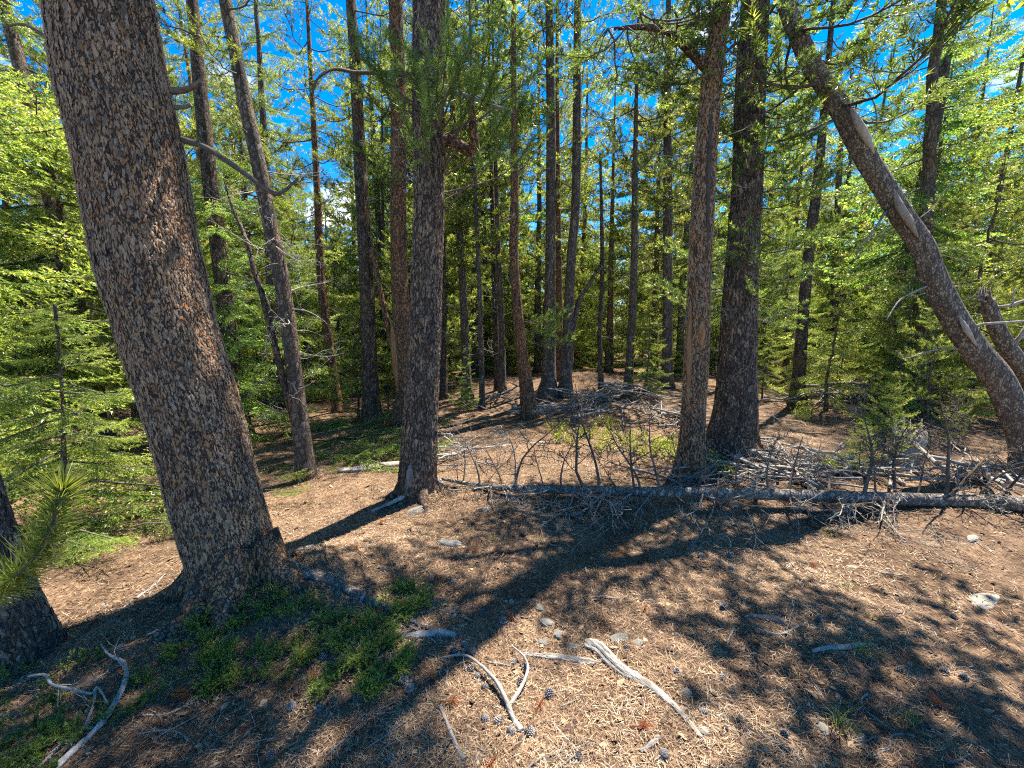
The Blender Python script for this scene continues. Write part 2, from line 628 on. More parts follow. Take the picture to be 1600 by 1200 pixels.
def litter_material():
    m, nt, bs, out = material('fallen_needle')
    ti = tint_attr(nt)
    col = ramp(nt, [(0.0, (0.045, 0.027, 0.019)), (0.3, (0.13, 0.072, 0.042)), (0.6, (0.285, 0.185, 0.106)), (0.85, (0.48, 0.345, 0.20)), (1.0, (0.52, 0.44, 0.34))], ti)
    nt.links.new(col, bs.inputs['Base Color'])
    bs.inputs['Roughness'].default_value = 0.7
    return m


M['litter'] = litter_material()

# ------------------------------------------------------------------ ground
def build_ground():
    def axis(n, k, smax):
        u = np.linspace(-1, 1, n)
        return smax * np.sinh(k * u) / math.sinh(k)
    xs = axis(221, 7.2, 320.0)
    u = np.linspace(-0.55, 1, 231)
    ys = 320.0 * np.sinh(7.2 * u) / math.sinh(7.2) + 2.2
    X, Y = np.meshgrid(xs, ys)
    Z = terrain(X, Y)
    nx, ny = len(xs), len(ys)
    V = np.stack([X, Y, Z], -1).reshape(-1, 3)
    i = np.arange(ny - 1)[:, None] * nx
    j = np.arange(nx - 1)[None, :]
    Q = np.stack([i + j, i + j + 1, i + nx + j + 1, i + nx + j], -1).reshape(-1, 4)
    b = Builder()
    b.add(V, None, Q)
    o = b.obj('forest_floor', M['ground'])
    tag(o, 'brown forest floor covered with pine needles', 'ground', kind='structure')


build_ground()


def build_litter():
    rng = np.random.default_rng(5)
    N = 165000
    r = np.exp(rng.uniform(math.log(1.0), math.log(9.5), N))
    a = rng.uniform(-1.02, 1.02, N)
    x, y = r * np.sin(a), r * np.cos(a)
    z = terrain(x, y) + 0.002 + rng.random(N) ** 2 * 0.012
    th = rng.uniform(0, 2 * np.pi, N)
    ln = rng.uniform(0.022, 0.062, N)
    wd = 0.0010 + 0.0008 * r
    el = rng.normal(0, 0.16, N)
    d = np.stack([np.cos(th) * np.cos(el), np.sin(th) * np.cos(el), np.sin(el)], -1)
    s = np.stack([-np.sin(th), np.cos(th), np.zeros(N)], -1)
    bend = s * (rng.normal(0, 0.12, N) * ln)[:, None]
    c = np.stack([x, y, z], -1)
    p0 = c - d * (ln / 2)[:, None]
    p2 = c + d * (ln / 2)[:, None]
    p1 = c + bend + np.array([0, 0, 0.002])
    V = np.stack([p0 - s * (wd / 2)[:, None], p0 + s * (wd / 2)[:, None], p2 + bend], 1).reshape(-1, 3)
    T = np.arange(N * 3).reshape(-1, 3)
    ti = np.clip(rng.beta(1.8, 2.0, N) + 0.16 * np.sin(2.0 * x + 1.0) * np.sin(1.6 * y) + 0.14 * np.sin(9 * x + 3 * np.sin(5 * y)) * np.sin(8 * y + 2 * np.sin(6 * x)), 0, 1)
    b = Builder()
    b.add(V, T, None, 0, np.repeat(ti, 3))
    # needles heaped against the trunk feet
    for gx, gy, rr_, m_ in ((384, 930, 0.24, 7000), (650, 775, 0.19, 5000), (1078, 748, 0.15, 3000), (1148, 710, 0.26, 4000), (482, 750, 0.10, 2000), (36, 1050, 0.2, 3000)):
        g = ground(gx, gy)
        aa = rng.uniform(0, 6.28, m_)
        q = rr_ * (0.9 + np.abs(rng.normal(0, 0.45, m_)))
        x = g[0] + q * np.cos(aa)
        y = g[1] + 0.85 * rr_ + q * np.sin(aa)
        z = terrain(x, y) + 0.05 * np.exp(-(q / rr_ - 0.9) * 3) * rng.random(m_) + 0.004
        th = rng.uniform(0, 6.28, m_)
        ln = rng.uniform(0.02, 0.06, m_)
        d = np.stack([np.cos(th), np.sin(th), rng.normal(0, 0.3, m_)], -1) * (ln / 2)[:, None]
        sd = np.stack([-np.sin(th), np.cos(th), np.zeros(m_)], -1) * (0.5 * (0.001 + 0.0008 * np.hypot(x, y)))[:, None]
        c = np.stack([x, y, z], -1)
        b.add(np.stack([c - d - sd, c - d + sd, c + d], 1).reshape(-1, 3), np.arange(m_ * 3).reshape(-1, 3), None, 0, np.repeat(rng.beta(1.8, 2.0, m_), 3))
    # bark chips and crumbs
    Nc = 10000
    r = np.exp(rng.uniform(math.log(1.0), math.log(9.0), Nc))
    a = rng.uniform(-1.02, 1.02, Nc)
    x, y = r * np.sin(a), r * np.cos(a)
    z = terrain(x, y) + 0.006
    th = rng.uniform(0, 6.28, Nc)
    sz = rng.gamma(2.0, 0.004, Nc) + 0.003
    e1 = np.stack([np.cos(th), np.sin(th), rng.normal(0, 0.3, Nc)], -1) * sz[:, None]
    e2 = np.stack([-np.sin(th), np.cos(th), rng.normal(0, 0.3, Nc)], -1) * (sz * rng.uniform(0.3, 0.8, Nc))[:, None]
    c = np.stack([x, y, z], -1)
    V = np.stack([c - e1, c - e2, c + e1 * 0.9, c + e2], 1).reshape(-1, 3)
    Q = np.arange(Nc * 4).reshape(-1, 4)
    b.add(V, None, Q, 0, np.repeat(rng.choice([0.0, 0.05, 0.2, 0.45, 0.7], Nc), 4))
    o = b.obj('needle_litter', M['litter'], smooth=False)
    tag(o, 'fallen brown pine needles and bark crumbs strewn over the forest floor', 'litter', kind='stuff')


build_litter()

# ------------------------------------------------------------------ branch templates (local +X outwards, +Z up)
def wiggle(rng, n, amp):
    w = np.cumsum(rng.normal(0, amp, (n, 3)), axis=0)
    w -= w[0]
    return w


def grow_dead(b, rng, p, d, length, rad, depth, mat=0, curl=0.25, kids=7, gravity=0.0, spread=0.9, rmin=0.0014):
    n = max(4, int(5 + length * 6)) if depth > 0 else 4
    d = unit(d)
    pts = [np.asarray(p, float)]
    cur = d.copy()
    bendv = rng.normal(0, curl, 3)
    for i in range(n - 1):
        cur = unit(cur + rng.normal(0, curl * 0.55, 3) + bendv * 0.35 + np.array([0, 0, gravity]))
        pts.append(pts[-1] + cur * length / (n - 1))
    pts = np.array(pts)
    rr = np.maximum(rmin * 0.6, rad * (1 - 0.8 * np.linspace(0, 1, n) ** 0.9))
    tube(b, pts, rr, 5 if rad > 0.012 else (4 if rad > 0.005 else 3), mat, float(np.clip(rng.normal(0.5, 0.18), 0, 1)), cap=False)
    if depth <= 0:
        return pts
    for k in range(kids):
        t = rng.uniform(0.2, 0.98)
        i = min(n - 2, int(t * (n - 1)))
        q = pts[i] + (pts[i + 1] - pts[i]) * (t * (n - 1) - i)
        tan = unit(pts[i + 1] - pts[i])
        side = unit(np.cross(tan, rng.normal(0, 1, 3)))
        nd = unit(tan * (1 - 0.45 * spread) + side * spread)
        grow_dead(b, rng, q, nd, length * rng.uniform(0.22, 0.5) * (1.1 - 0.4 * t), max(rmin, rad * 0.45 * (1 - 0.5 * t)), depth - 1, mat,
                  curl * 1.25, max(2, int(kids * 0.55)), gravity, spread, rmin)
    return pts


def pine_branch(seed, lod, L=1.4):
    """lodgepole-like bough: bare inner wood, tufted upswept shoots outside."""
    rng = np.random.default_rng(seed)
    b = Builder()
    n = 9
    t = np.linspace(0, 1, n)
    yy = np.cumsum(rng.normal(0, 0.03, n))
    pts = np.column_stack([L * t, yy, L * (-0.16 * np.sin(t * 2.6) + 0.26 * t ** 3)]) + wiggle(rng, n, 0.008)
    pts[0] = 0
    tube(b, pts, 0.017 * (1 - 0.75 * t) * (L / 1.4), 5 if lod < 2 else 3, 0, 0.4, cap=False)
    P, D, Ls, Ti = [], [], [], []

    def shoots(path, start, step):
        s = np.concatenate([[0], np.cumsum(np.linalg.norm(np.diff(path, axis=0), axis=1))])
        q = start * s[-1]
        while q < s[-1]:
            i = min(len(s) - 2, int(np.searchsorted(s, q, side='right') - 1))
            f = (q - s[i]) / (s[i + 1] - s[i])
            p = path[i] * (1 - f) + path[i + 1] * f
            tan = unit(path[i + 1] - path[i])
            d = unit(tan * 0.75 + rng.normal(0, 0.45, 3) + np.array([0, 0, 0.45]))
            P.append(p)
            D.append(d)
            Ls.append(rng.uniform(0.06, 0.13))
            Ti.append(rng.normal(0.30 + 0.32 * q / s[-1], 0.16))  # inner shoots darker for needle age and for shade painted into the colour
            q += step * rng.uniform(0.7, 1.3)
        P.append(path[-1])
        D.append(unit(path[-1] - path[-2] + np.array([0, 0, 0.02])))
        Ls.append(rng.uniform(0.09, 0.15))
        Ti.append(rng.normal(0.72, 0.15))

    shoots(pts, 0.55, 0.10)
    nb = 11
    for k in range(nb):
        f = 0.28 + 0.68 * (k + rng.random() * 0.6) / nb
        i = min(n - 2, int(f * (n - 1)))
        p = pts[i] + (pts[i + 1] - pts[i]) * (f * (n - 1) - i)
        sgn = 1 if k % 2 else -1
        ang = sgn * math.radians(rng.uniform(35, 65))
        ln = L * (0.14 + 0.30 * (1 - f)) * rng.uniform(0.75, 1.25)
        m = 5 if lod < 2 else 3
        tt = np.linspace(0, 1, m)[:, None]
        dirv = np.array([math.cos(ang), math.sin(ang), rng.uniform(-0.15, 0.2)])
        path = p + dirv * ln * tt + np.array([0, 0, 0.22 * ln]) * tt ** 2 + wiggle(rng, m, 0.008)
        tube(b, path, 0.006 * (1 - 0.6 * tt[:, 0]), 3, 0, 0.4, cap=False)
        shoots(path, 0.25, 0.062 if lod == 0 else 0.095)
    spec = {0: (36, 0.058, 0.0090), 1: (24, 0.066, 0.0118), 2: (10, 0.090, 0.036), 3: (4, 0.11, 0.065)}[lod]
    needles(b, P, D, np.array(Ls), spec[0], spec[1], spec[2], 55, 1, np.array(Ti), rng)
    return b


def spruce_branch(seed, lod, L=1.3, droop=0.35):
    """flat spray of short-needled twigs, sagging with upturned tip."""
    rng = np.random.default_rng(seed)
    b = Builder()
    n = 10
    t = np.linspace(0, 1, n)
    pts = np.column_stack([L * t, np.cumsum(rng.normal(0, 0.02, n)), L * droop * (-0.75 * t ** 1.3 + 0.55 * t ** 4)])
    pts[0] = 0
    tube(b, pts, 0.014 * (1 - 0.8 * t) * (L / 1.3), 4 if lod < 2 else 3, 0, 0.35, cap=False)
    P, D, Ls, Ti = [], [], [], []
    step = 0.044
    k = 0
    q = 0.12
    while q < 1.0:
        i = min(n - 2, int(q * (n - 1)))
        p = pts[i] + (pts[i + 1] - pts[i]) * (q * (n - 1) - i)
        tan = unit(pts[i + 1] - pts[i])
        for sgn in (-1, 1):
            if rng.random() < 0.12:
                continue
            ang = sgn * math.radians(rng.uniform(42, 62))
            ln = L * (0.07 + 0.30 * math.sin(math.pi * min(1, (q * 0.85 + 0.1))) * (1.15 - q)) * rng.uniform(0.7, 1.2)
            dv = rot_z(ang) @ tan
            dv = unit(dv + np.array([0, 0, rng.uniform(-0.30, 0.05)]))
            m = max(1, int(ln / 0.09))
            cur = p.copy()
            for s in range(m):
                seg = ln / m
                P.append(cur.copy())
                D.append(dv)
                Ls.append(seg * 1.1)
                Ti.append(0.16 + 0.30 * (s + 1) / m + 0.26 * q + rng.normal(0, 0.1))  # darker inwards: older needles, plus the bough's inner shade put into the tint
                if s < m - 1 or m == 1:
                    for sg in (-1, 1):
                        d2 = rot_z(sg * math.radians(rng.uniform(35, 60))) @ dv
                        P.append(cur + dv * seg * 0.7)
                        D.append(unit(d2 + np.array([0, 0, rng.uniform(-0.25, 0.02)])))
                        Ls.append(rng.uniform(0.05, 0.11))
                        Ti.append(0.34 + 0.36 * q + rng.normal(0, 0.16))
                dv = unit(dv + np.array([0, 0, -0.09]) + rng.normal(0, 0.06, 3))
                cur = cur + dv * seg
        q += step / L * rng.uniform(0.75, 1.25) * (1.0 if lod < 2 else 1.5)
        k += 1
    # needles along the outer main axis
    for i in range(2, n - 1):
        P.append(pts[i])
        D.append(unit(pts[i + 1] - pts[i]))
        Ls.append(L / (n - 1))
        Ti.append(0.5)
    spec = {0: (13, 0.024, 0.0085), 1: (7, 0.031, 0.0145), 2: (3, 0.058, 0.042), 3: (2, 0.065, 0.055)}[lod]
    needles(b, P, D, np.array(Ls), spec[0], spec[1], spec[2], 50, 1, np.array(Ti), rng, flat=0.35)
    return b


def dead_bough(seed, L=0.9, kids=5):
    rng = np.random.default_rng(seed)
    b = Builder()
    grow_dead(b, rng, (0, 0, 0), (1, 0, -0.1), L, 0.010 * L / 0.9, 2, 0, 0.2, kids, -0.03, 0.8, 0.0026)
    return b


PINE = {l: [pine_branch(100 + 10 * l + i, l) for i in range(5)] for l in (0, 1, 2, 3)}
SPRUCE = {l: [spruce_branch(200 + 10 * l + i, l, 1.3, 0.25 + 0.1 * i) for i in range(4)] for l in (0, 1, 2, 3)}
DEAD = [dead_bough(300 + i) for i in range(6)]

# ------------------------------------------------------------------ trees
# gaps in the canopy: places the sun reaches (point, radius); boughs that would stand in that light are left off
_S = np.array(SUNV)
GAPS = [(ground(px, py), r) for px, py, r in ((960, 1095, .45), (880, 1140, .40), (1045, 1005, .22), (1060, 1150, .3), (205, 915, .5), (140, 935, .3), (540, 785, .55), (480, 800, .3), (860, 710, .9), (950, 720, .7), (760, 690, .8),
                                              (730, 645, .8), (1530, 860, .45), (1260, 730, .6), (1480, 720, .6), (1330, 720, .5), (640, 850, .18), (780, 850, .2), (1000, 930, -.05), (1150, 870, -.1), (1250, 905, -.1), (1420, 900, -.05))]
SOFT = {6, 7, 8, 9, 10, 11}          # the clearing is only half open
GAPS += [(on_plane(px, py, Y), r) for px, py, Y, r in ((100, 500, 5, .7), (150, 350, 5.2, .7), (60, 600, 4.5, .7), (200, 480, 5, .6), (120, 760, 3.6, .6), (50, 450, 4.5, .7), (190, 820, 3.4, .6), (40, 250, 5, .7), (100, 660, 4.2, .6), (1430, 560, 6.0, .9), (1300, 560, 7.5, .7))]


def in_gap(p, reach):
    for k, (c, r) in enumerate(GAPS):
        if k in SOFT and math.sin(57.0 * p[0] + 31.0 * p[2] + 17.0 * p[1]) > -0.1:
            continue
        d = p - c
        t = float(d @ _S)
        if t > 1.5 and np.linalg.norm(d - t * _S) < r + reach:
            return True
    return False


def trunk_wobble(rng, n, sides, amp=0.03):
    a = np.linspace(0, 2 * np.pi, sides, endpoint=False)
    s = np.linspace(0, 1, n)
    w = np.ones((n, sides))
    for k in range(2, 7):
        ph = rng.uniform(0, 6.28)
        w += amp / k * np.sin(k * a[None, :] + ph + rng.uniform(-4, 4) * s[:, None]) * (0.6 + 0.6 * np.sin(rng.uniform(3, 12) * s + ph)[:, None])
    return w


def add_crown(b, pts, h0, kind, count, blen, rng, base_z, lod=None, h1=None, sector=None, taper=True, up=0.25, world_off=(0, 0, 0), dens_dtint=0.0, gap_h=2.2):
    """live branches along the trunk points between heights h0 and h1 above the base."""
    zs = pts[:, 2] - base_z
    H = zs[-1]
    h1 = h1 or H * 0.995
    for k in range(count):
        f = (k + rng.random()) / count
        h = h0 + (h1 - h0) * f
        p = np.array([np.interp(h, zs, pts[:, 0]), np.interp(h, zs, pts[:, 1]), base_z + h])
        rel = (h - h0) / max(0.1, H - h0)
        if kind == 'pine':
            prof = (0.55 + 0.9 * min(1.0, rel * 2.2)) * (1.05 - rel) ** 0.75 if taper else 1.0
        else:
            prof = (1.02 - rel) ** 0.85 if taper else 1.0
        L = blen * max(0.16, prof) * rng.uniform(0.75, 1.2)
        az = 2.39996 * k + rng.normal(0, 0.35)
        if sector is not None:
            az = rng.uniform(*sector)
        tilt = (-0.05 + up * rel + rng.normal(0, 0.12)) if kind == 'pine' else (-0.12 + 0.35 * rel + rng.normal(0, 0.08))
        l = lod
        if l is None:
            wp = p + np.asarray(world_off)
            pr = project(wp)
            dist = math.hypot(wp[0], wp[1])
            if pr is None or pr[1] < -220 or abs(pr[0] - 800) > 1150:
                l = 3
            elif dist < 5.2:
                l = 0
            elif dist < 9.5:
                l = 1
            else:
                l = 2
        if lod is None or world_off is not None and np.any(np.asarray(world_off) != 0):
            if h > gap_h and in_gap(p + np.asarray(world_off) + np.array([math.cos(az), math.sin(az), 0.1]) * L * 0.62, 0.22 * L):
                continue
        tpl = (PINE if kind == 'pine' else SPRUCE)[l]
        tb = tpl[int(rng.integers(len(tpl)))]
        s = L / (1.4 if kind == 'pine' else 1.3)
        sv = np.array([s, s, s]) if s > 0.6 else np.array([s, 0.5 * s + 0.3 * 0.6 + 0.12, 0.8 * s + 0.12])
        Mx = rot_z(az) @ rot_y(-tilt) @ rot_x(rng.normal(0, 0.25)) @ np.diag(sv)
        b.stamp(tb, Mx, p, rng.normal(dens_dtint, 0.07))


def add_dead(b, pts, ha, hb, count, blen, rng, base_z, sector=None):
    zs = pts[:, 2] - base_z
    for k in range(count):
        h = rng.uniform(ha, hb)
        p = np.array([np.interp(h, zs, pts[:, 0]), np.interp(h, zs, pts[:, 1]), base_z + h])
        az = rng.uniform(*(sector or (0, 6.283)))
        s = blen / 0.9 * rng.uniform(0.4, 1.2)
        Mx = rot_z(az) @ rot_y(rng.normal(0.15, 0.25)) @ rot_x(rng.uniform(0, 6.28)) @ np.diag([s, s, s])
        b.stamp(DEAD[int(rng.integers(len(DEAD)))], Mx, p, rng.normal(0, 0.1))


def stem_points(poly, H, Y=None, flare=1.25, straighten=0.5, rings=60):
    """world points and radii of a stem traced through photograph pixels (x, y, width), carried on above the frame to height H."""
    base = ground(*poly[-1][:2])
    Y = base[1] + 0.85 * px_radius(poly[-1][2], base) if Y is None else Y
    P, R = [], []
    for (px, py, w) in reversed(poly):
        p = on_plane(px, py, Y)
        P.append(p)
        R.append(px_radius(w, p))
    gz = float(terrain(P[0][0], Y)) - 0.06
    if P[0][2] < gz:
        P[0][2] = gz
    P[0] = np.array([P[0][0], Y, gz])
    P, R = list(P), list(R)
    d = unit(P[-1] - P[-2]) if len(P) > 1 else np.array([0, 0, 1.0])
    top = P[-1].copy()
    r = R[-1]
    base_z = P[0][2] + 0.06
    if H and top[2] - base_z < H - 0.6:
        m = 6
        rest = H - (top[2] - base_z)
        for i in range(1, m + 1):
            d = unit(d * (1 - straighten * 0.3) + np.array([0, 0, 1.0]) * straighten * 0.3)
            P.append(P[-1] + d * (rest / m) / max(0.3, d[2]))
            R.append(r * (1 - i / m) + 0.012 * i / m)
    P, R = resample(np.array(P), rings, np.array(R))
    R = np.maximum(R, 0.008)
    h = P[:, 2] - base_z
    R = R * (1 + (flare - 1) * np.exp(-np.maximum(h, 0) / (R[0] * 1.6)))
    return P, R, base_z


def trunk_mesh(P, R, rng, sides=16, amp=0.05, buttress=0.0):
    b = Builder()
    w = trunk_wobble(rng, len(P), sides, amp)
    if buttress:
        a = np.linspace(0, 2 * np.pi, sides, endpoint=False)
        h = P[:, 2] - P[0, 2]
        f = np.exp(-h / 0.22)
        lob = sum(np.maximum(0, np.cos(a * 1.0 - c)) ** 5 for c in rng.uniform(0, 6.28, 5))
        w = w + buttress * f[:, None] * (lob[None, :] - 0.25)
    if sides >= 36:                      # furrows between the bark plates
        a = np.linspace(0, 2 * np.pi, sides, endpoint=False)[None, :]
        h = (P[:, 2] - P[0, 2])[:, None]
        f = np.zeros_like(w)
        for k, m in ((9, 5.0), (13, -7.0), (17, 9.0)):
            f += 1 - np.abs(np.sin(0.5 * k * a + 0.8 * np.sin(m * h + rng.uniform(0, 6)) + m * 0.5 * h)) ** 0.5
        w = w - 0.042 * f + 0.03
    tube(b, P, R, sides, 0, 0.5, wob=w)
    return b, w


def add_roots(root, P, R, off, angles, bark, seed, reach=2.4):
    """short buttress roots running into the soil from the trunk foot."""
    rng = np.random.default_rng(seed)
    r0 = float(np.median(R[4:14]))
    for a in angles:
        L = r0 * reach * rng.uniform(0.75, 1.25)
        n = 12
        t = np.linspace(0, 1, n)
        aa = a + np.cumsum(rng.normal(0, 0.07, n))
        x = P[0][0] + np.cos(aa) * (r0 * 0.55 + L * t)
        y = P[0][1] + np.sin(aa) * (r0 * 0.55 + L * t)
        rad = r0 * (0.42 * (1 - t) ** 1.2 + 0.07)
        z = terrain(x, y) + r0 * 1.1 * np.exp(-t * 5.0) - rad * (0.15 + 0.75 * t)
        b = Builder()
        tube(b, np.column_stack([x, y, z]) - off, rad, 14, 0, 0.5, wob=trunk_wobble(rng, n, 14, 0.2))
        b.obj('root', bark, root)


def bark_scales(P, R, w, rng, count, size, zmax, tint_mean=0.5, orange=0.2):
    """thin flaky plates lifted off the trunk."""
    b = Builder()
    tan = unit(np.gradient(P, axis=0))
    ref = np.array([0.0, 1.0, 0.0])
    u = unit(np.cross(tan, ref))
    v = np.cross(tan, u)
    n, sides = w.shape
    lim = np.searchsorted(P[:, 2], zmax)
    s = rng.uniform(0, lim - 1.001, count)
    a = rng.uniform(0, 2 * np.pi, count)
    i = s.astype(int)
    f = (s - i)[:, None]
    lerp = lambda A: A[i] * (1 - f) + A[i + 1] * f
    c0 = lerp(P)
    uu, vv, tt = lerp(u), lerp(v), lerp(tan)
    j = (a / (2 * np.pi) * sides).astype(int) % sides
    rad = (lerp(R[:, None])[:, 0]) * (w[i, j] * (1 - f[:, 0]) + w[i + 1, j] * f[:, 0])
    nrm = np.cos(a)[:, None] * uu + np.sin(a)[:, None] * vv
    side = -np.sin(a)[:, None] * uu + np.cos(a)[:, None] * vv
    c = c0 + nrm * (rad + 0.002)[:, None]
    sz = size * rng.lognormal(0, 0.35, count)
    m = 4
    th = np.linspace(0, 2 * np.pi, m, endpoint=False)[None, :] + rng.normal(0, 0.4, (count, m))
    rr = rng.uniform(0.5, 1.45, (count, m))
    lx = np.cos(th) * rr * (0.55 * sz)[:, None]
    ly = np.sin(th) * rr * (1.5 * sz)[:, None]
    lift = (0.15 * sz)[:, None] * rng.uniform(0, 1, (count, 1)) * (ly / sz[:, None] * rng.normal(-0.5, 0.8, (count, 1))) + (0.10 * sz)[:, None] * (lx / sz[:, None]) * rng.normal(0, 0.8, (count, 1))
    rim = c[:, None] + lx[..., None] * side[:, None] + ly[..., None] * tt[:, None] + (lift - lx ** 2 / (2 * rad[:, None]))[..., None] * nrm[:, None]
    top = c + nrm * (0.0035 + 0.10 * sz * rng.random(count))[:, None]
    V = np.concatenate([rim, top[:, None]], 1).reshape(-1, 3)
    k = np.arange(count)[:, None] * (m + 1)
    T = np.concatenate([k + np.array([[q, (q + 1) % m, m]]) for q in range(m)])
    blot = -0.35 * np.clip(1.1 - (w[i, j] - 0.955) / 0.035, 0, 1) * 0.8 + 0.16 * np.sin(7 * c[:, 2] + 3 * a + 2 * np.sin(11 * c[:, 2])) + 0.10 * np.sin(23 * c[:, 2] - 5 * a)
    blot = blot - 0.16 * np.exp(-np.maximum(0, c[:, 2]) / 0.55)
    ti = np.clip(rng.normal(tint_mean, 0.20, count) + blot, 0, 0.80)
    og = rng.random(count) < orange + 0.25 * np.maximum(0, np.cos(a))
    ti = np.where(og & (ti > 0.45), rng.uniform(0.84, 1.0, count), ti)
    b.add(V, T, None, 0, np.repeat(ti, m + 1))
    return b


def pixel_branch(b, pts, Y, widths, mat=0, sides=6, rng=RNG, n=None, tint=0.5):
    """a bare branch traced through pixels; pts (x, y, depth offset)."""
    W = np.array([on_plane(x, y, Y + dy) for (x, y, dy) in pts])
    R = np.array([px_radius(w, p) for w, p in zip(widths, W)])
    W, R = resample(W, n or 4 * len(pts), R)
    tube(b, W, np.maximum(R, 0.002), sides, mat, tint, lump=0.05, rng=rng)
    return W


def make_tree(name, label, poly, H, bark, crown=None, dead=None, seed=1, sides=14, flare=1.3, rings=60, amp=0.05, group=None, Y=None, cat='tree', buttress=0.25, straighten=0.5):
    """crown: list of dicts for add_crown; dead: list of tuples (ha, hb, count, blen)."""
    rng = np.random.default_rng(seed)
    P, R, bz = stem_points(poly, H, Y, flare, straighten, rings)
    off = P[0] + np.array([0, 0, 0.06])
    root = empty(name, off, label, cat, group)
    tb, w = trunk_mesh(P - off, R, rng, sides, amp, buttress)
    tb.obj('trunk', bark, root)
    if crown:
        cb = Builder()
        for c in crown:
            c = dict(c)
            add_crown(cb, P - off, rng=rng, base_z=0.0, world_off=off, **c)
        kind = crown[0]['kind']
        o = cb.obj('crown', [M['twig'], M[kind]], root)
    if dead:
        db = Builder()
        for (ha, hb, cnt, bl) in dead:
            add_dead(db, P - off, ha, hb, cnt, bl, rng, 0.0)
        o = db.obj('dead_twigs', M['dead'], root)
        o['kind'] = 'stuff'
    return root, P, R, w, off

# ------------------------------------------------------------------ the big pine at the left
def build_big_pine():
    poly = [(159, 0, 182), (180, 135, 187), (204, 237, 182), (232, 391, 175), (270, 535, 162), (312, 670, 152), (341, 786, 146), (360, 850, 140), (374, 895, 140), (384, 930, 142)]
    root, P, R, w, off = make_tree('pine_tree', 'massive leaning pine trunk with flaky orange-grey bark, nearest at left', poly, 10.5, M['bark_big'],
                                   crown=[dict(h0=5.2, kind='pine', count=34, blen=1.5)], seed=21, sides=72, flare=1.02, rings=180, amp=0.05, buttress=0.10)
    rng = np.random.default_rng(22)
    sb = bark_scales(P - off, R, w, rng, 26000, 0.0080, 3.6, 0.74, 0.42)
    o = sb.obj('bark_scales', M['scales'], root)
    o['kind'] = 'stuff'
    add_roots(root, P, R, off, (-2.6, -1.9, -1.1, -0.2), M['bark_big'], 23)
    Y = P[0][1]
    for pts, ws in (([(268, 142, 0), (290, 140, -.02), (305, 133, -.05), (314, 126, -.06)], [14, 11, 9, 8]),
                    ([(274, 168, 0), (288, 167, 0), (299, 163, 0)], [9, 8, 7]),
                    ([(285, 218, 0), (320, 230, -.05), (360, 255, -.1), (400, 284, -.12), (430, 303, -.1), (447, 296, -.06), (466, 278, 0)], [13, 11, 10, 9, 8, 6, 3]),
                    ([(110, 86, 0), (86, 66, .05), (60, 50, .1), (35, 38, .1), (5, 42, .15)], [13, 10, 8, 6, 3])):
        b = Builder()
        pixel_branch(b, [(x - 0, y, d) for x, y, d in pts], Y, ws, rng=rng)
        V = b
        V.V = [v - off for v in V.V]
        V._flat = None
        V.obj('dead_branch', M['twig'], root)
    # surface root running off to the right
    b = Builder()
    path = [(405, 885, 90), (440, 890, 44), (480, 902, 27), (530, 918, 20), (580, 938, 17), (622, 956, 14), (660, 976, 12), (690, 988, 9), (722, 985, 5)]
    W = np.array([ground(x, y) for x, y, _ in path])
    Rr = np.array([px_radius(s, p) for (_, _, s), p in zip(path, W)])
    W[:, 2] -= Rr * np.linspace(0.2, 0.35, len(W))
    W[1:, :2] += rng.normal(0, 0.012, (len(W) - 1, 2))
    W, Rr = resample(W, 40, Rr)
    tube(b, W - off, Rr, 18, 0, 0.5, wob=trunk_wobble(rng, 40, 18, 0.30) + rng.normal(0, 0.05, (40, 18)))
    b.obj('root', M['bark_log'], root)
    b = Builder()
    path = [(430, 880, 40), (455, 868, 24), (480, 858, 14), (500, 852, 6)]
    W = np.array([ground(x, y) for x, y, _ in path])
    Rr = np.array([px_radius(s, p) for (_, _, s), p in zip(path, W)])
    W, Rr = resample(W, 14, Rr)
    tube(b, W - off, Rr, 10, 0, 0.5, lump=0.05, rng=rng)
    b.obj('root', M['bark_log'], root)


build_big_pine()


def build_corner_pine():
    poly = [(-235, 200, 120), (-130, 500, 118), (-55, 760, 116), (-5, 920, 118), (28, 1010, 128), (36, 1050, 138)]
    root, P, R, w, off = make_tree('pine_tree', 'dark leaning pine trunk cut off by the left edge, beside the juniper', poly, 9.5, M['bark_dark'],
                                   crown=[dict(h0=5.2, kind='pine', count=26, blen=1.4)], seed=31, sides=48, rings=120, amp=0.05, flare=1.2)
    rng = np.random.default_rng(32)
    sb = bark_scales(P - off, R, w, rng, 5000, 0.013, 1.2, 0.30)
    sb.obj('bark_scales', M['scales'], root)['kind'] = 'stuff'
    # the leafy branch tip hanging into the picture
    b = Builder()
    A = [(-160, 800, 0.95), (-95, 880, 0.86), (-30, 925, 0.80), (25, 900, 0.77), (65, 855, 0.76), (88, 800, 0.75), (98, 765, 0.75)]
    W = []
    for x, y, d in A:
        r = ray(x, y)
        W.append(np.array([0, 0, EYE]) + r * d)
    W = np.array(W)
    W[0] = W[0] * 0.6 + np.array([P[50][0], P[50][1], W[0][2]]) * 0.4
    path = resample(W, 26)
    tube(b, path - off, np.linspace(0.007, 0.002, 26), 6, 0, 0.5)
    seg = path[9:] - off
    n = len(seg) - 1
    needles(b, seg[:-1], np.diff(seg, axis=0), np.linalg.norm(np.diff(seg, axis=0), axis=1), 150, 0.058, 0.0027, 52, 1, np.linspace(0.3, 0.55, n), rng, tipangle=50)
    needles(b, [seg[-1] - 0.01 * unit(seg[-1] - seg[-2])], [seg[-1] - seg[-2]], 0.012, 120, 0.048, 0.0024, 45, 1, 0.6, rng, tipangle=12)
    b.obj('needled_branch', [M['twig'], M['pine']], root)


build_corner_pine()

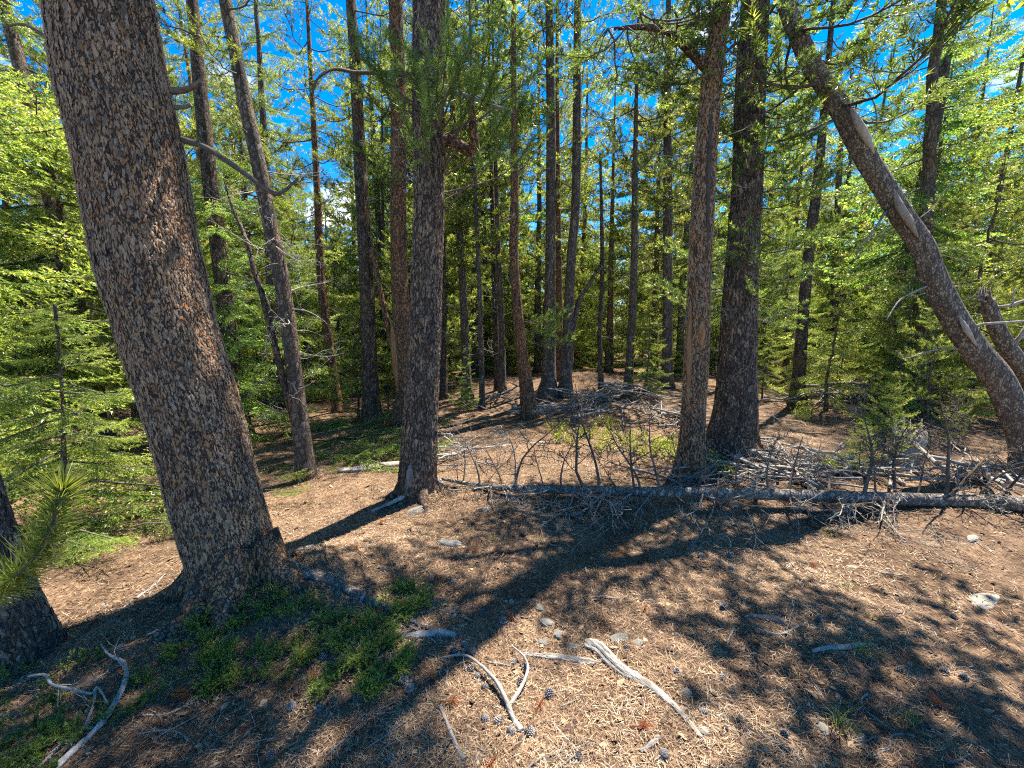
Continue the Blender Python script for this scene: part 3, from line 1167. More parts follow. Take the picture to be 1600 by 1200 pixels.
# ------------------------------------------------------------------ other trees one can tell apart
# forked thin pine left of centre
root, P, R, w, off = make_tree('pine_tree', 'slender pine with a dead grey side stem forking from its base', [(352, 0, 21), (368, 80, 22), (385, 170, 23), (405, 260, 24), (420, 340, 24), (437, 420, 25), (450, 500, 25), (462, 600, 26), (472, 680, 28), (482, 752, 30)],
                               9.5, M['bark_far'], crown=[dict(h0=3.6, kind='pine', count=40, blen=1.25)], dead=[(1.0, 2.5, 26, 0.55), (2.5, 3.6, 12, 0.6)], seed=41, sides=20, rings=80)
b = Builder()
rng = np.random.default_rng(42)
pixel_branch(b, [(470, 690, 0), (455, 640, -.03), (438, 575, -.05), (422, 510, -.05), (408, 455, -.05), (395, 415, 0), (385, 375, 0), (362, 320, .1), (350, 280, .1)], P[0][1], [15, 14, 13, 12, 11, 10, 8, 6, 3], rng=rng)
b.V = [v - off for v in b.V]
b.obj('side_stem', M['bark_dark'], root)
b = Builder()
for k in range(16):
    q = on_plane(*[(455, 640), (438, 575), (422, 510), (405, 450), (390, 390)][k % 5], P[0][1]) - off
    grow_dead(b, rng, q + rng.normal(0, 0.04, 3), rng.normal(0, 1, 3) + np.array([-0.2, -0.2, 0.0]), rng.uniform(0.2, 0.5), 0.005, 1, 0, 0.5, 5, -0.05, 0.9, 0.0028)
b.obj('dead_twigs', M['dead'], root)['kind'] = 'stuff'

make_tree('pine_tree', 'straight dark pole pine standing just left of the orange-scarred pine', [(548, 0, 16), (556, 120, 18), (565, 300, 21), (572, 420, 23), (577, 560, 25), (582, 664, 28)],
          11, M['bark_dark'], crown=[dict(h0=4.6, kind='pine', count=34, blen=1.2)], dead=[(2.6, 4.6, 12, 0.6)], seed=51, sides=20)
root, P, R, w, off = make_tree('pine_tree', 'pine with an orange bare scar low on its trunk, behind the central trunk', [(618, 0, 22), (622, 150, 24), (622, 300, 25), (623, 400, 26), (627, 500, 27), (633, 600, 26), (630, 668, 30)],
                               11, M['bark_red'], crown=[dict(h0=3.3, kind='pine', count=44, blen=1.1)], dead=[(1.8, 3.3, 8, 0.5)], seed=61, sides=20)
b = Builder()
pixel_branch(b, [(624, 625, -.06), (619, 575, -.065), (615, 530, -.06), (612, 505, -.05)], P[0][1], [5, 12, 11, 4], sides=7)
b.V = [v - off for v in b.V]
b.obj('bare_scar', M['heart'], root)
b = Builder()
pixel_branch(b, [(612, 540, 0), (604, 500, 0), (594, 455, 0), (585, 405, 0), (580, 370, .1)], P[0][1], [10, 10, 9, 8, 4])
b.V = [v - off for v in b.V]
b.obj('side_stem', M['bark_red'], root)

# central trunk
def build_central():
    poly = [(671, 0, 50), (668, 150, 47), (671, 300, 46), (668, 400, 47), (665, 500, 48), (660, 600, 50), (655, 700, 54), (652, 755, 58), (650, 780, 64)]
    root, P, R, w, off = make_tree('pine_tree', 'straight dark grey pine trunk with lichen at its foot, left of centre', poly, 11.5, M['bark_dark'],
                                   crown=[dict(h0=4.7, kind='pine', count=42, blen=1.4)], seed=71, sides=48, rings=140, flare=1.0, amp=0.05, buttress=0.12)
    rng = np.random.default_rng(72)
    sb = bark_scales(P - off, R, w, rng, 10000, 0.0115, 4.4, 0.42, 0.12)
    sb.obj('bark_scales', M['scales'], root)['kind'] = 'stuff'
    add_roots(root, P, R, off, (-2.8, -1.9, -0.9, 0.1), M['bark_dark'], 73)
    Y = P[0][1]
    # crooked stub bending up on the right
    b = Builder()
    pixel_branch(b, [(688, 222, 0), (706, 220, -.05), (722, 230, -.1), (736, 236, -.12), (741, 220, -.14), (739, 195, -.15), (735, 168, -.15), (733, 158, -.15)], Y, [18, 17, 17, 17, 15, 13, 12, 9], sides=9, rng=rng)
    b.V = [v - off for v in b.V]
    b.obj('crooked_stub', M['bark_red'], root)
    b = Builder()
    pixel_branch(b, [(660, 128, 0), (640, 118, -.1), (600, 114, -.2), (555, 113, -.3), (520, 108, -.4), (495, 125, -.5), (488, 150, -.5)], Y, [12, 9, 7, 6, 5, 4, 2], rng=rng)
    b.V = [v - off for v in b.V]
    b.obj('bare_branch', M['twig'], root)
    b = Builder()
    pixel_branch(b, [(690, 140, 0), (730, 150, -.2), (770, 165, -.4), (800, 175, -.6)], Y, [10, 8, 6, 4], rng=rng)
    b.V = [v - off for v in b.V]
    b.obj('bare_branch', M['dead'], root)
    # live shoots hanging in front
    b = Builder()
    tips = [(665, 90, -.9), (690, 70, -.8), (640, 95, -.6), (560, 60, -.5), (600, 75, -.7), (620, 150, -.6), (662, 170, -.9), (720, 95, -.9), (755, 60, -1.0), (770, 45, -1.0), (780, 80, -.8),
            (735, 50, -.7), (815, 150, -.8), (820, 190, -.8), (850, 195, -.8), (800, 110, -.5), (575, 95, -.4), (540, 70, -.4), (700, 40, -.6), (705, 110, -.5), (790, 205, -.6), (615, 60, -.3), (840, 110, -.4), (745, 130, -.8)]
    PP, DD, LL, TT = [], [], [], []
    for x, y, dy in tips:
        p = on_plane(x, y, Y + dy) - off
        start = np.array([P[80][0] - off[0], P[80][1] - off[1], p[2] - rng.uniform(0.15, 0.4)])
        mid = start * 0.45 + p * 0.55 + rng.normal(0, 0.05, 3) + np.array([0, 0, -0.06])
        path = resample(np.array([start, mid, p - unit(p - mid) * 0.05 + rng.normal(0, .02, 3), p]), 10)
        tube(b, path, np.linspace(0.009, 0.003, 10), 4, 0, 0.5, cap=False)
        for q in (5, 6, 7, 8):
            PP.append(path[q]); DD.append(path[q + 1] - path[q] + np.array([0, 0, 0.0])); LL.append(np.linalg.norm(path[q + 1] - path[q])); TT.append(0.35 + 0.03 * q)
        for _ in range(3):
            q = int(rng.integers(4, 9))
            PP.append(path[q]); DD.append(rng.normal(0, 0.6, 3) + np.array([0, 0, 0.9])); LL.append(rng.uniform(0.10, 0.2)); TT.append(0.6)
        PP.append(path[9]); DD.append(unit(path[9] - path[8]) + np.array([0, 0, 0.5])); LL.append(0.12); TT.append(0.65)
    needles(b, PP, DD, np.array(LL), 58, 0.058, 0.0046, 48, 1, np.array(TT) - 0.15, rng, tipangle=30)
    b.obj('needled_boughs', [M['twig'], M['pine']], root)
    # thin dead twigs at mid height
    db = Builder()
    add_dead(db, P - off, 2.7, 3.7, 10, 0.55, rng, 0.0)
    db.obj('dead_twigs', M['dead'], root)['kind'] = 'stuff'
    # hollow at the foot
    b = Builder()
    pixel_branch(b, [(640, 768, -.13), (640, 752, -.155), (641, 735, -.15), (642, 722, -.135)], Y, [8, 13, 11, 4], sides=8)
    b.V = [v - off for v in b.V]
    b.obj('bare_scar', M['logdark'], root)


build_central()

make_tree('pine_tree', 'thin curved pine with an orange-brown foot in the middle of the clearing', [(803, 150, 9), (804, 330, 13), (803, 400, 14), (812, 520, 17), (822, 600, 21), (827, 655, 25)],
          8.5, M['bark_red'], crown=[dict(h0=4.3, kind='pine', count=26, blen=0.9), dict(h0=1.35, h1=1.7, kind='pine', count=5, blen=0.8, sector=(-1.0, 0.6), taper=False)], dead=[(2.2, 4.2, 12, 0.5)], seed=81, sides=16)
make_tree('pine_tree', 'brown pine trunk with a broad stumpy foot on the mound', [(858, 0, 12), (861, 200, 15), (860, 380, 16), (859, 500, 18), (858, 590, 20), (856, 622, 26)],
          11, M['bark_far'], crown=[dict(h0=4.6, kind='pine', count=30, blen=1.15)], dead=[(2.6, 4.6, 12, 0.6)], seed=91, sides=16, flare=1.5)
root, P, R, w, off = make_tree('pine_tree', 'slim grey pine with a crooked side limb beside the broad-footed pine', [(902, 60, 12), (900, 300, 14), (893, 400, 15), (887, 520, 17), (884, 590, 19), (881, 620, 21)],
                               10.5, M['bark_far'], crown=[dict(h0=4.4, kind='pine', count=34, blen=1.15)], dead=[(2.4, 4.4, 10, 0.6)], seed=101, sides=16)
b = Builder()
pixel_branch(b, [(890, 575, .1), (896, 510, .1), (905, 470, .05), (920, 445, 0), (932, 425, 0), (945, 418, 0), (956, 424, 0), (952, 435, 0)], P[0][1], [10, 9, 8, 6, 5, 4, 3, 2])
b.V = [v - off for v in b.V]
b.obj('side_limb', M['bark_far'], root)
make_tree('dead_pole', 'bare thin pole standing upright behind the slash mound', [(938, 240, 4), (941, 420, 7), (937, 520, 7), (940, 612, 9)], None, M['bark_dark'], dead=[(1.0, 5.0, 16, 0.45)], seed=111, sides=8, cat='dead tree')
make_tree('pine_tree', 'slim pine with a dark spruce sapling at its side, right of the mound', [(992, 280, 9), (990, 450, 12), (985, 540, 13), (982, 607, 15)],
          7.5, M['bark_far'], crown=[dict(h0=3.3, kind='pine', count=34, blen=1.0)], dead=[(1.4, 3.0, 8, 0.5)], seed=121, sides=12)
make_tree('pine_tree', 'grey pine trunk seen just left of the split-trunk pine', [(1043, 150, 13), (1043, 330, 15), (1043, 480, 16), (1042, 606, 18)],
          10, M['bark_far'], crown=[dict(h0=2.5, kind='pine', count=44, blen=1.1)], dead=[(1.2, 2.5, 8, 0.5)], seed=131, sides=12)

# split trunk pine with reddish bark
def build_split():
    poly = [(1124, 40, 30), (1115, 100, 34), (1106, 200, 34), (1098, 330, 36), (1092, 450, 37), (1088, 560, 39), (1083, 650, 38), (1080, 720, 44), (1078, 752, 58)]
    root, P, R, w, off = make_tree('pine_tree', 'reddish pine trunk split by a long dark groove, right of centre', poly, 10.5, M['bark_red'],
                                   crown=[dict(h0=3.7, kind='pine', count=30, blen=1.3, dens_dtint=-.1)], dead=[(1.6, 3.8, 26, 0.55)], seed=141, sides=40, rings=120, flare=1.1, amp=0.07, buttress=0.25)
    rng = np.random.default_rng(142)
    add_roots(root, P, R, off, (-2.5, -1.5, -0.5), M['bark_red'], 143)
    sb = bark_scales(P - off, R, w, rng, 7000, 0.0105, 4.4, 0.74, 0.75)
    sb.obj('bark_scales', M['scales'], root)['kind'] = 'stuff'
    Y = P[0][1]
    b = Builder()
    pixel_branch(b, [(1112, 165, -.085), (1110, 215, -.098), (1108, 255, -.098), (1106, 330, -.10), (1105, 400, -.10)], Y, [3, 7, 9, 7, 3], sides=6, rng=rng, tint=0.0)
    b.V = [v - off for v in b.V]
    b.obj('dark_groove', M['logdark'], root)
    b = Builder()
    pixel_branch(b, [(1097, 500, -.105), (1096, 520, -.108), (1096, 545, -.105)], Y, [5, 14, 4], sides=6, rng=rng)
    pixel_branch(b, [(1079, 470, -.06), (1077, 530, -.06), (1077, 600, -.06), (1075, 690, -.05)], Y, [4, 9, 9, 4], sides=6, rng=rng)
    b.V = [v - off for v in b.V]
    b.obj('bare_scar', M['heart'], root)
    b = Builder()
    pixel_branch(b, [(1108, 110, 0), (1090, 92, -.05), (1068, 70, -.1), (1040, 48, -.1), (1000, 42, -.15), (960, 45, -.2)], Y, [17, 16, 14, 11, 9, 5], sides=9, rng=rng)
    b.V = [v - off for v in b.V]
    b.obj('fork_limb', M['bark_dark'], root)
    b = Builder()
    for (x, y, dy) in [(960, 45, -.2), (985, 42, -.2), (1010, 44, -.15), (1040, 50, -.1)] * 4:
        q = on_plane(x + rng.normal(0, 8), y, Y + dy) - off
        Mx = rot_z(rng.uniform(0, 6.28)) @ rot_y(rng.uniform(0.2, 0.9)) * rng.uniform(0.4, 0.75)
        b.stamp(DEAD[int(rng.integers(6))], Mx, q)
    b.obj('dead_twigs', M['twig'], root)['kind'] = 'stuff'
    b = Builder()
    for (x, y, dy) in [(950, 45, -.2), (980, 40, -.2), (1020, 30, -.1), (1060, 40, -.1), (1000, 20, -.1), (1090, 30, 0), (1050, 10, -.2)]:
        q = on_plane(x, y, Y + dy) - off
        for _ in range(2):
            s = rng.uniform(0.35, 0.6)
            b.stamp(PINE[0][int(rng.integers(5))], rot_z(rng.uniform(0, 6.28)) @ rot_y(rng.uniform(-0.3, 0.5)) * s, q, -0.15)
    b.obj('needled_boughs', [M['twig'], M['pine']], root)


build_split()

root, P, R, w, off = make_tree('pine_tree', 'thick dark pine trunk close behind the split reddish trunk', [(1180, 0, 46), (1172, 150, 48), (1167, 300, 50), (1157, 450, 55), (1152, 560, 60), (1150, 640, 64), (1148, 712, 70)],
                               11.5, M['bark_dark'], crown=[dict(h0=3.6, kind='pine', count=46, blen=1.6, dens_dtint=-.12), dict(h0=1.5, h1=3.7, kind='pine', count=30, blen=0.75, taper=False, dens_dtint=-.15)],
                               dead=[(0.5, 3.6, 34, 0.55)], seed=151, sides=36, rings=110, flare=1.2, buttress=0.3)
add_roots(root, P, R, off, (-2.9, -2.0, -1.2, -0.3), M['bark_dark'], 153)
sb = bark_scales(P - off, R, w, np.random.default_rng(152), 5000, 0.016, 4.4, 0.30)
sb.obj('bark_scales', M['scales'], root)['kind'] = 'stuff'

make_tree('pine_tree', 'dark upright pine trunk beside the light green spruce sapling, right side', [(1292, 120, 11), (1278, 280, 16), (1265, 380, 18), (1256, 480, 19), (1250, 560, 21), (1245, 634, 24)],
          9.5, M['bark_dark'], crown=[dict(h0=3.9, kind='pine', count=30, blen=1.1)], dead=[(1.8, 3.9, 12, 0.6)], seed=161, sides=16)

# leaning pine on the right
def build_leaning():
    poly = [(1244, 45, 30), (1268, 100, 32), (1313, 169, 36), (1347, 236, 38), (1384, 296, 39), (1411, 340, 40), (1441, 384, 42), (1457, 428, 45), (1487, 490, 48), (1523, 545, 52), (1560, 592, 55), (1583, 640, 56), (1604, 690, 58), (1622, 745, 64)]
    root, P, R, w, off = make_tree('pine_tree', 'pale smooth-barked pine leaning steeply left across the right edge', poly, 6.6, M['bark_pale'],
                                   crown=[dict(h0=3.4, kind='pine', count=40, blen=1.4, taper=False, dens_dtint=-.12)], seed=171, sides=40, rings=130, amp=0.10, flare=1.15, straighten=0.15)
    rng = np.random.default_rng(172)
    add_roots(root, P, R, off, (-2.4, -1.4, -0.5), M['bark_pale'], 173)
    Y = P[0][1]
    for pts, ws in (([(1328, 165, -.09), (1340, 190, -.115), (1352, 212, -.115), (1366, 240, -.09)], [4, 15, 15, 4]),
                    ([(1396, 295, -.09), (1406, 322, -.12), (1420, 345, -.12), (1434, 370, -.09)], [4, 14, 14, 4]),
                    ([(1498, 492, -.10), (1510, 515, -.135), (1526, 540, -.11)], [4, 11, 4])):
        b = Builder()
        pixel_branch(b, pts, Y, ws, sides=10, rng=rng)
        b.V = [v - off for v in b.V]
        b.obj('bare_scar', M['smoothwood'], root)
    for pts, ws in (([(1515, 512, 0), (1540, 506, -.1), (1570, 504, -.15), (1605, 502, -.2), (1640, 505, -.2)], [9, 7, 6, 5, 3]),
                    ([(1500, 545, 0), (1470, 545, -.05), (1440, 552, -.1), (1415, 560, -.1), (1400, 548, -.1)], [5, 4, 3, 2.5, 1.5]),
                    ([(1455, 445, 0), (1430, 455, -.05), (1405, 470, -.1), (1385, 500, -.15)], [5, 4, 3, 2]),
                    ([(1385, 330, 0), (1365, 360, -.1), (1345, 385, -.1), (1335, 410, -.1)], [6, 4, 3, 2]),
                    ([(1318, 180, 0), (1345, 140, .1), (1365, 160, .1), (1370, 195, .1), (1362, 215, .1)], [5, 4, 3, 2.5, 1.5]),
                    ([(1300, 190, 0), (1275, 205, -.1), (1268, 225, -.1), (1285, 243, -.1)], [5, 4, 3, 2])):
        b = Builder()
        pixel_branch(b, pts, Y, ws, rng=rng)
        b.V = [v - off for v in b.V]
        b.obj('dead_branch', M['dead'], root)
    db = Builder()
    add_dead(db, P - off, 1.6, 3.8, 22, 0.55, rng, 0.0)
    db.obj('dead_twigs', M['logdark'], root)['kind'] = 'stuff'


build_leaning()
root, P, R, w, off = make_tree('broken_snag', 'short broken-topped grey snag with pale dead limbs at the right edge', [(1543, 468, 24), (1552, 500, 30), (1572, 540, 34), (1605, 585, 38), (1660, 660, 42), (1690, 720, 46)],
                               None, M['bark_pale'], seed=181, sides=24, rings=50, flare=1.1, cat='dead tree')
rng = np.random.default_rng(182)
for pts, ws in (([(1550, 480, 0), (1575, 478, -.1), (1600, 470, -.15), (1640, 462, -.2)], [8, 8, 7, 5]), ([(1580, 540, 0), (1595, 525, -.1), (1605, 505, -.1)], [11, 10, 6]), ([(1585, 480, -.1), (1583, 462, -.1), (1588, 450, -.1)], [5, 4, 2])):
    b = Builder()
    pixel_branch(b, pts, P[0][1], ws, rng=rng)
    b.V = [v - off for v in b.V]
    b.obj('dead_limb', M['silver'], root)
for k in range(7):
    b = Builder()
    p0 = P[-1] - off + rng.normal(0, 0.035, 3) * (1, 1, 0.2) - np.array([0, 0, 0.03])
    tube(b, np.array([p0, p0 + (-.01, 0, 0.06), p0 + (-.02, .0, rng.uniform(0.09, 0.2))]), [0.03, 0.02, 0.003], 5, 0, 0.4)
    b.obj('splinter', M['bark_pale'], root)

make_tree('spruce_tree', 'tall spruce trunk leaning right, behind the leaning pale pine', [(1500, 0, 17), (1480, 80, 19), (1465, 180, 20), (1450, 250, 20), (1435, 310, 20), (1400, 470, 21), (1372, 614, 24)],
          10.5, M['bark_far'], crown=[dict(h0=2.6, kind='spruce', count=64, blen=1.7)], dead=[(0.8, 2.6, 16, 0.7)], seed=191, sides=14)
make_tree('spruce_tree', 'thin spruce pole in the upper right corner among yellow-green boughs', [(1592, 130, 8), (1575, 230, 10), (1556, 330, 11), (1545, 440, 12), (1522, 608, 14)],
          9.5, M['bark_far'], crown=[dict(h0=1.6, kind='spruce', count=60, blen=1.3)], seed=201, sides=10)
make_tree('pine_tree', 'pine just outside the right edge whose crown shades the lower right ground', [(1860, 500, 60), (1835, 700, 64), (1826, 860, 72)],
          9.5, M['bark_dark'], crown=[dict(h0=4.2, kind='pine', count=46, blen=1.8)], seed=206, sides=12)
# left side spruces
make_tree('spruce_tree', 'left-hand spruce with long bright yellow-green drooping boughs', [(20, 60, 24), (57, 200, 30), (105, 420, 34), (150, 620, 34), (168, 695, 40)],
          9.0, M['bark_far'], crown=[dict(h0=1.0, h1=4.6, kind='spruce', count=48, blen=2.0, dens_dtint=.16, lod=1, taper=False, sector=(-2.9, 0.5)), dict(h0=4.6, kind='spruce', count=24, blen=1.7)], dead=[(0.6, 2.0, 12, 0.8)], seed=211, sides=18)
make_tree('spruce_tree', 'spruce rooted beyond the left edge, its bright boughs reaching into the picture', [(-330, 100, 30), (-260, 450, 34), (-200, 765, 40)],
          7.0, M['bark_far'], crown=[dict(h0=0.3, h1=3.9, kind='spruce', count=50, blen=2.2, dens_dtint=.18, lod=0, taper=False, sector=(-1.1, 0.8), gap_h=1.2), dict(h0=3.9, kind='spruce', count=20, blen=1.2, lod=3)], seed=218, sides=10)
make_tree('spruce_tree', 'young bright spruce with low boughs left of the massive trunk', [(98, 640, 6), (100, 720, 10), (104, 822, 16)],
          1.75, M['bark_far'], crown=[dict(h0=0.12, kind='spruce', count=34, blen=1.25, dens_dtint=.18, lod=1)], seed=216, sides=10)
make_tree('spruce_tree', 'dark green spruce with hanging boughs just right of the massive trunk', [(300, 0, 20), (314, 150, 24), (330, 300, 26), (355, 500, 28), (380, 690, 32)],
          7.2, M['bark_dark'], crown=[dict(h0=0.35, kind='spruce', count=92, blen=1.3, dens_dtint=.02, lod=1, gap_h=3.6)], seed=221, sides=14)
make_tree('pine_tree', 'distant reddish-brown pine trunk between the forked pine and dark pole', [(497, 330, 12), (503, 450, 14), (523, 600, 15), (528, 645, 18)],
          8.5, M['bark_red'], crown=[dict(h0=3.0, kind='pine', count=34, blen=1.1)], dead=[(1.0, 3.0, 8, 0.6)], seed=231, sides=12)
for i, (poly, lab, h0, bk) in enumerate((
        ([(692, 420, 10), (693, 540, 11), (692, 624, 14)], 'dark trunk peeking out just right of the central trunk', 1.9, 'bark_dark'),
        ([(716, 330, 11), (722, 420, 12), (727, 540, 13), (730, 624, 16)], 'grey trunk in shade behind the clearing, second right of central trunk', 2.4, 'bark_far'),
        ([(746, 380, 6), (749, 450, 7), (752, 560, 8), (754, 638, 9)], 'very thin pale pole pine in front of the shaded trunks', 2.6, 'bark_far'),
        ([(780, 430, 9), (784, 530, 10), (785, 612, 12)], 'trunk by the dark log end left of the thin curved pine', 2.2, 'bark_far'),
        ([(772, 430, 8), (775, 530, 9), (777, 610, 10)], 'left twin of two close trunks behind the thin curved pine', 2.2, 'bark_dark'),
        ([(872, 330, 9), (874, 480, 10), (874, 594, 12)], 'shaded trunk between the two pines on the mound', 2.6, 'bark_red'),
        ([(955, 400, 8), (953, 500, 10), (951, 584, 12)], 'orange-brown trunk glimpsed behind the bare thin pole', 2.4, 'bark_red'),
        ([(598, 420, 6), (597, 520, 7), (596, 600, 8)], 'thin trunk between the dark pole and scarred pine', 2.4, 'bark_far'),
        ([(1180, 380, 12), (1178, 500, 13), (1176, 600, 15)], 'trunk just right of the thick dark pine', 2.4, 'bark_far'),
        ([(1312, 250, 10), (1305, 420, 11), (1298, 590, 13)], 'grey trunk behind the spruce sapling at right', 2.2, 'bark_far'))):
    make_tree('pine_tree', lab, poly, 7.5 + (i * 37 % 10) * 0.3, M[bk], crown=[dict(h0=h0, kind='pine', count=34, blen=1.05, lod=2)], dead=[(0.8, h0, 8, 0.5)], seed=240 + i, sides=10, rings=40)

# ------------------------------------------------------------------ forest behind: prototypes and copies
def proto(name, kind, H, h0, count, blen, seed, lod, bark, r0, deadn):
    rng = np.random.default_rng(seed)
    n = 24
    z = np.linspace(-0.1, H, n)
    P = np.column_stack([np.cumsum(rng.normal(0, 0.012, n)), np.cumsum(rng.normal(0, 0.012, n)), z])
    P -= np.array([P[0][0], P[0][1], 0])
    R = r0 * (1 - 0.93 * np.clip(z / H, 0, 1)) * (1 + 0.5 * np.exp(-np.clip(z, 0, None) / 0.15))
    root = empty(name, (0, 0, 0), 'x', 'tree')
    tb, w = trunk_mesh(P, R, rng, 10, 0.05)
    tb.obj('trunk', bark, root)
    cb = Builder()
    add_crown(cb, P, h0, kind, count, blen, rng, 0.0, lod=lod, dens_dtint=0.16 if H < 4 else 0.10)  # crown tint raised: painted light for the dark wood and the saplings
    cb.obj('crown', [M['twig'], M[kind]], root)
    if deadn:
        db = Builder()
        add_dead(db, P, 0.8, max(1.2, h0), deadn, 0.6, rng, 0.0)
        db.obj('dead_twigs', M['dead'], root)['kind'] = 'stuff'
    return root


PROTO = [
    proto('pine_tree', 'pine', 9.5, 1.6, 76, 1.5, 401, 1, M['bark_far'], 0.11, 8),
    proto('pine_tree', 'pine', 9.5, 0.4, 82, 1.5, 402, 1, M['bark_red'], 0.10, 5),
    proto('spruce_tree', 'spruce', 9.5, 0.3, 60, 1.65, 403, 1, M['bark_far'], 0.11, 6),
    proto('pine_tree', 'pine', 10, 2.4, 90, 1.5, 404, 2, M['bark_far'], 0.13, 6),
    proto('pine_tree', 'pine', 10, 0.5, 120, 1.5, 405, 2, M['bark_far'], 0.12, 0),
    proto('spruce_tree', 'spruce', 10, 0.3, 130, 1.6, 406, 2, M['bark_far'], 0.13, 0),
]
SAP_P = proto('pine_sapling', 'pine', 2.6, 0.15, 34, 0.85, 411, 1, M['bark_far'], 0.03, 0)
SAP_S = proto('spruce_sapling', 'spruce', 2.4, 0.1, 34, 0.8, 412, 1, M['bark_far'], 0.03, 0)
USED = set()


def place(root, x, y, s, rz, label, group, lean=(0, 0), sz=None):
    key = root.as_pointer()
    o = root if key not in USED else copy_tree(root)
    USED.add(key)
    o.location = (x, y, float(terrain(x, y)))
    o.scale = (s, s, sz or s)
    o.rotation_euler = (lean[0], lean[1], rz)
    tag(o, label, 'tree', group)
    return o


MARKS = [(60, 'bright left-hand spruce'), (200, 'massive left trunk'), (340, 'dark hanging spruce'), (470, 'forked slender pine'), (525, 'distant reddish pine'), (580, 'dark pole pine'), (630, 'scarred pine'), (668, 'central trunk'), (730, 'shaded grey trunk'),
         (785, 'close twin trunks'), (825, 'thin curved pine'), (858, 'broad-footed pine'), (885, 'crooked-limbed pine'), (940, 'bare thin pole'), (985, 'slim pine by the mound'), (1043, 'grey pine left of the split trunk'),
         (1088, 'split reddish trunk'), (1150, 'thick dark pine'), (1250, 'upright dark trunk at right'), (1372, 'tall right-leaning spruce'), (1480, 'pale leaning pine'), (1560, 'broken snag')]
SLOT = {}


def whereabouts(what, x, y):
    """a label that places a background tree by the nearest landmark trunk in view."""
    u = 800 + FPX * x / (y * CP)
    if u < -60 or u > 1660:
        side = 'beyond the left edge' if u < 0 else 'beyond the right edge'
        ref = None
        txt = '%s standing %s' % (what, side)
    else:
        k = min(range(len(MARKS)), key=lambda i: abs(MARKS[i][0] - u))
        txt = '%s behind, %s the %s' % (what, 'left of' if u < MARKS[k][0] else 'right of', MARKS[k][1])
    n = SLOT[txt] = SLOT.get(txt, 0) + 1
    if n > 1:
        txt += ', ' + {2: 'farther one', 3: 'third one', 4: 'fourth one', 5: 'fifth one'}.get(n, 'one more')
    return txt


def build_forest():
    rng = np.random.default_rng(77)
    pts = []
    tries = 0
    while len(pts) < 180 and tries < 9000:
        tries += 1
        r = 9.5 + 50 * rng.random() ** 0.9
        a = rng.uniform(-0.96, 0.96)
        x, y = r * math.sin(a), r * math.cos(a)
        if y < 7.0:
            continue
        if y < 12.5 and -1.5 < x < 5.2:
            continue                       # the clearing
        if 11.5 < r < 19 and rng.random() < 0.85:
            continue                       # a light belt of young trees
        if y < 10.5 and -3.6 < x <= -1.5:
            continue
        dmin = 1.5 + 0.035 * r
        if any((x - p) ** 2 + (y - q) ** 2 < dmin * dmin for p, q in pts):
            continue
        u = 800 + FPX * x / (y * CP)
        lim = 1.0
        # open sky in the photograph: only low trees there
        if 470 < u < 545 and r < 26:
            if r < 14:
                continue
            lim = 0.6
        if 905 < u < 1010 and r < 30:
            if r < 16:
                continue
            lim = 0.58
        if 1195 < u < 1300 and r < 26:
            lim = 0.62
        pts.append((x, y))
        far = r > 17
        k = int(rng.choice(3, p=[0.16, 0.44, 0.40])) + (3 if far else 0)
        s = (rng.uniform(0.9, 1.35) if far else rng.uniform(0.95, 1.3)) * lim
        kind = 'spruce' if k % 3 == 2 else ('pine' if k % 3 == 1 else 'bare')
        if far:
            lab = {'spruce': 'conical spruce in the dense sunlit wood far behind', 'pine': 'bushy low-branched pine in the sunlit wood far behind',
                   'bare': 'bare-stemmed pine with a high crown in the wood far behind'}[kind]
            grp = {'spruce': 'far spruces', 'pine': 'far bushy pines', 'bare': 'far bare-stemmed pines'}[kind]
        else:
            lab = {'spruce': 'conical yellow-green spruce at the back edge of the clearing', 'pine': 'bushy low-branched pine at the back edge of the clearing',
                   'bare': 'bare-stemmed pine with a high crown at the back edge of the clearing'}[kind]
            grp = {'spruce': 'spruces round the clearing', 'pine': 'bushy pines round the clearing', 'bare': 'bare-stemmed pines round the clearing'}[kind]
        if not far:
            lab = whereabouts({'spruce': 'conical spruce', 'pine': 'bushy pine', 'bare': 'high-crowned pine'}[kind], x, y)
        place(PROTO[k], x, y, s, rng.uniform(0, 6.28), lab, grp, (rng.normal(0, 0.025), rng.normal(0, 0.025)))


build_forest()
for u, r, k, s_ in ((600, 12.8, 0, 1.2), (690, 14.5, 0, 1.3), (745, 13.2, 0, 1.25), (800, 15.5, 2, 1.3), (840, 13.6, 0, 1.1), (1062, 13.5, 0, 1.15), (1130, 14.8, 2, 1.2), (440, 13.0, 2, 1.1), (400, 11.5, 0, 1.1), (1230, 14.0, 1, 1.0)):
    x_ = (u - 800) / FPX * r
    place(PROTO[k], x_, r, s_, u * 0.71, whereabouts(('high-crowned pine', 'bushy tall pine', 'tall conical spruce')[k], x_, r), 'tall trees behind the clearing')


def build_understory():
    rng = np.random.default_rng(78)
    n = 0
    pts = []
    while n < 120:
        r = 10.5 + 11 * rng.random()
        a = rng.uniform(-0.95, 0.95)
        x, y = r * math.sin(a), r * math.cos(a)
        if y < 12.0 and -1.5 < x < 5.0:
            continue
        if any((x - p) ** 2 + (y - q) ** 2 < 0.8 for p, q in pts):
            continue
        pts.append((x, y))
        n += 1
        sp = rng.random() < 0.45
        place(SAP_S if sp else SAP_P, x, y, rng.uniform(0.5, 1.8), rng.uniform(0, 6.28), whereabouts('small young spruce' if sp else 'small young pine', x, y),
              'undergrowth spruces' if sp else 'undergrowth pines')


build_understory()

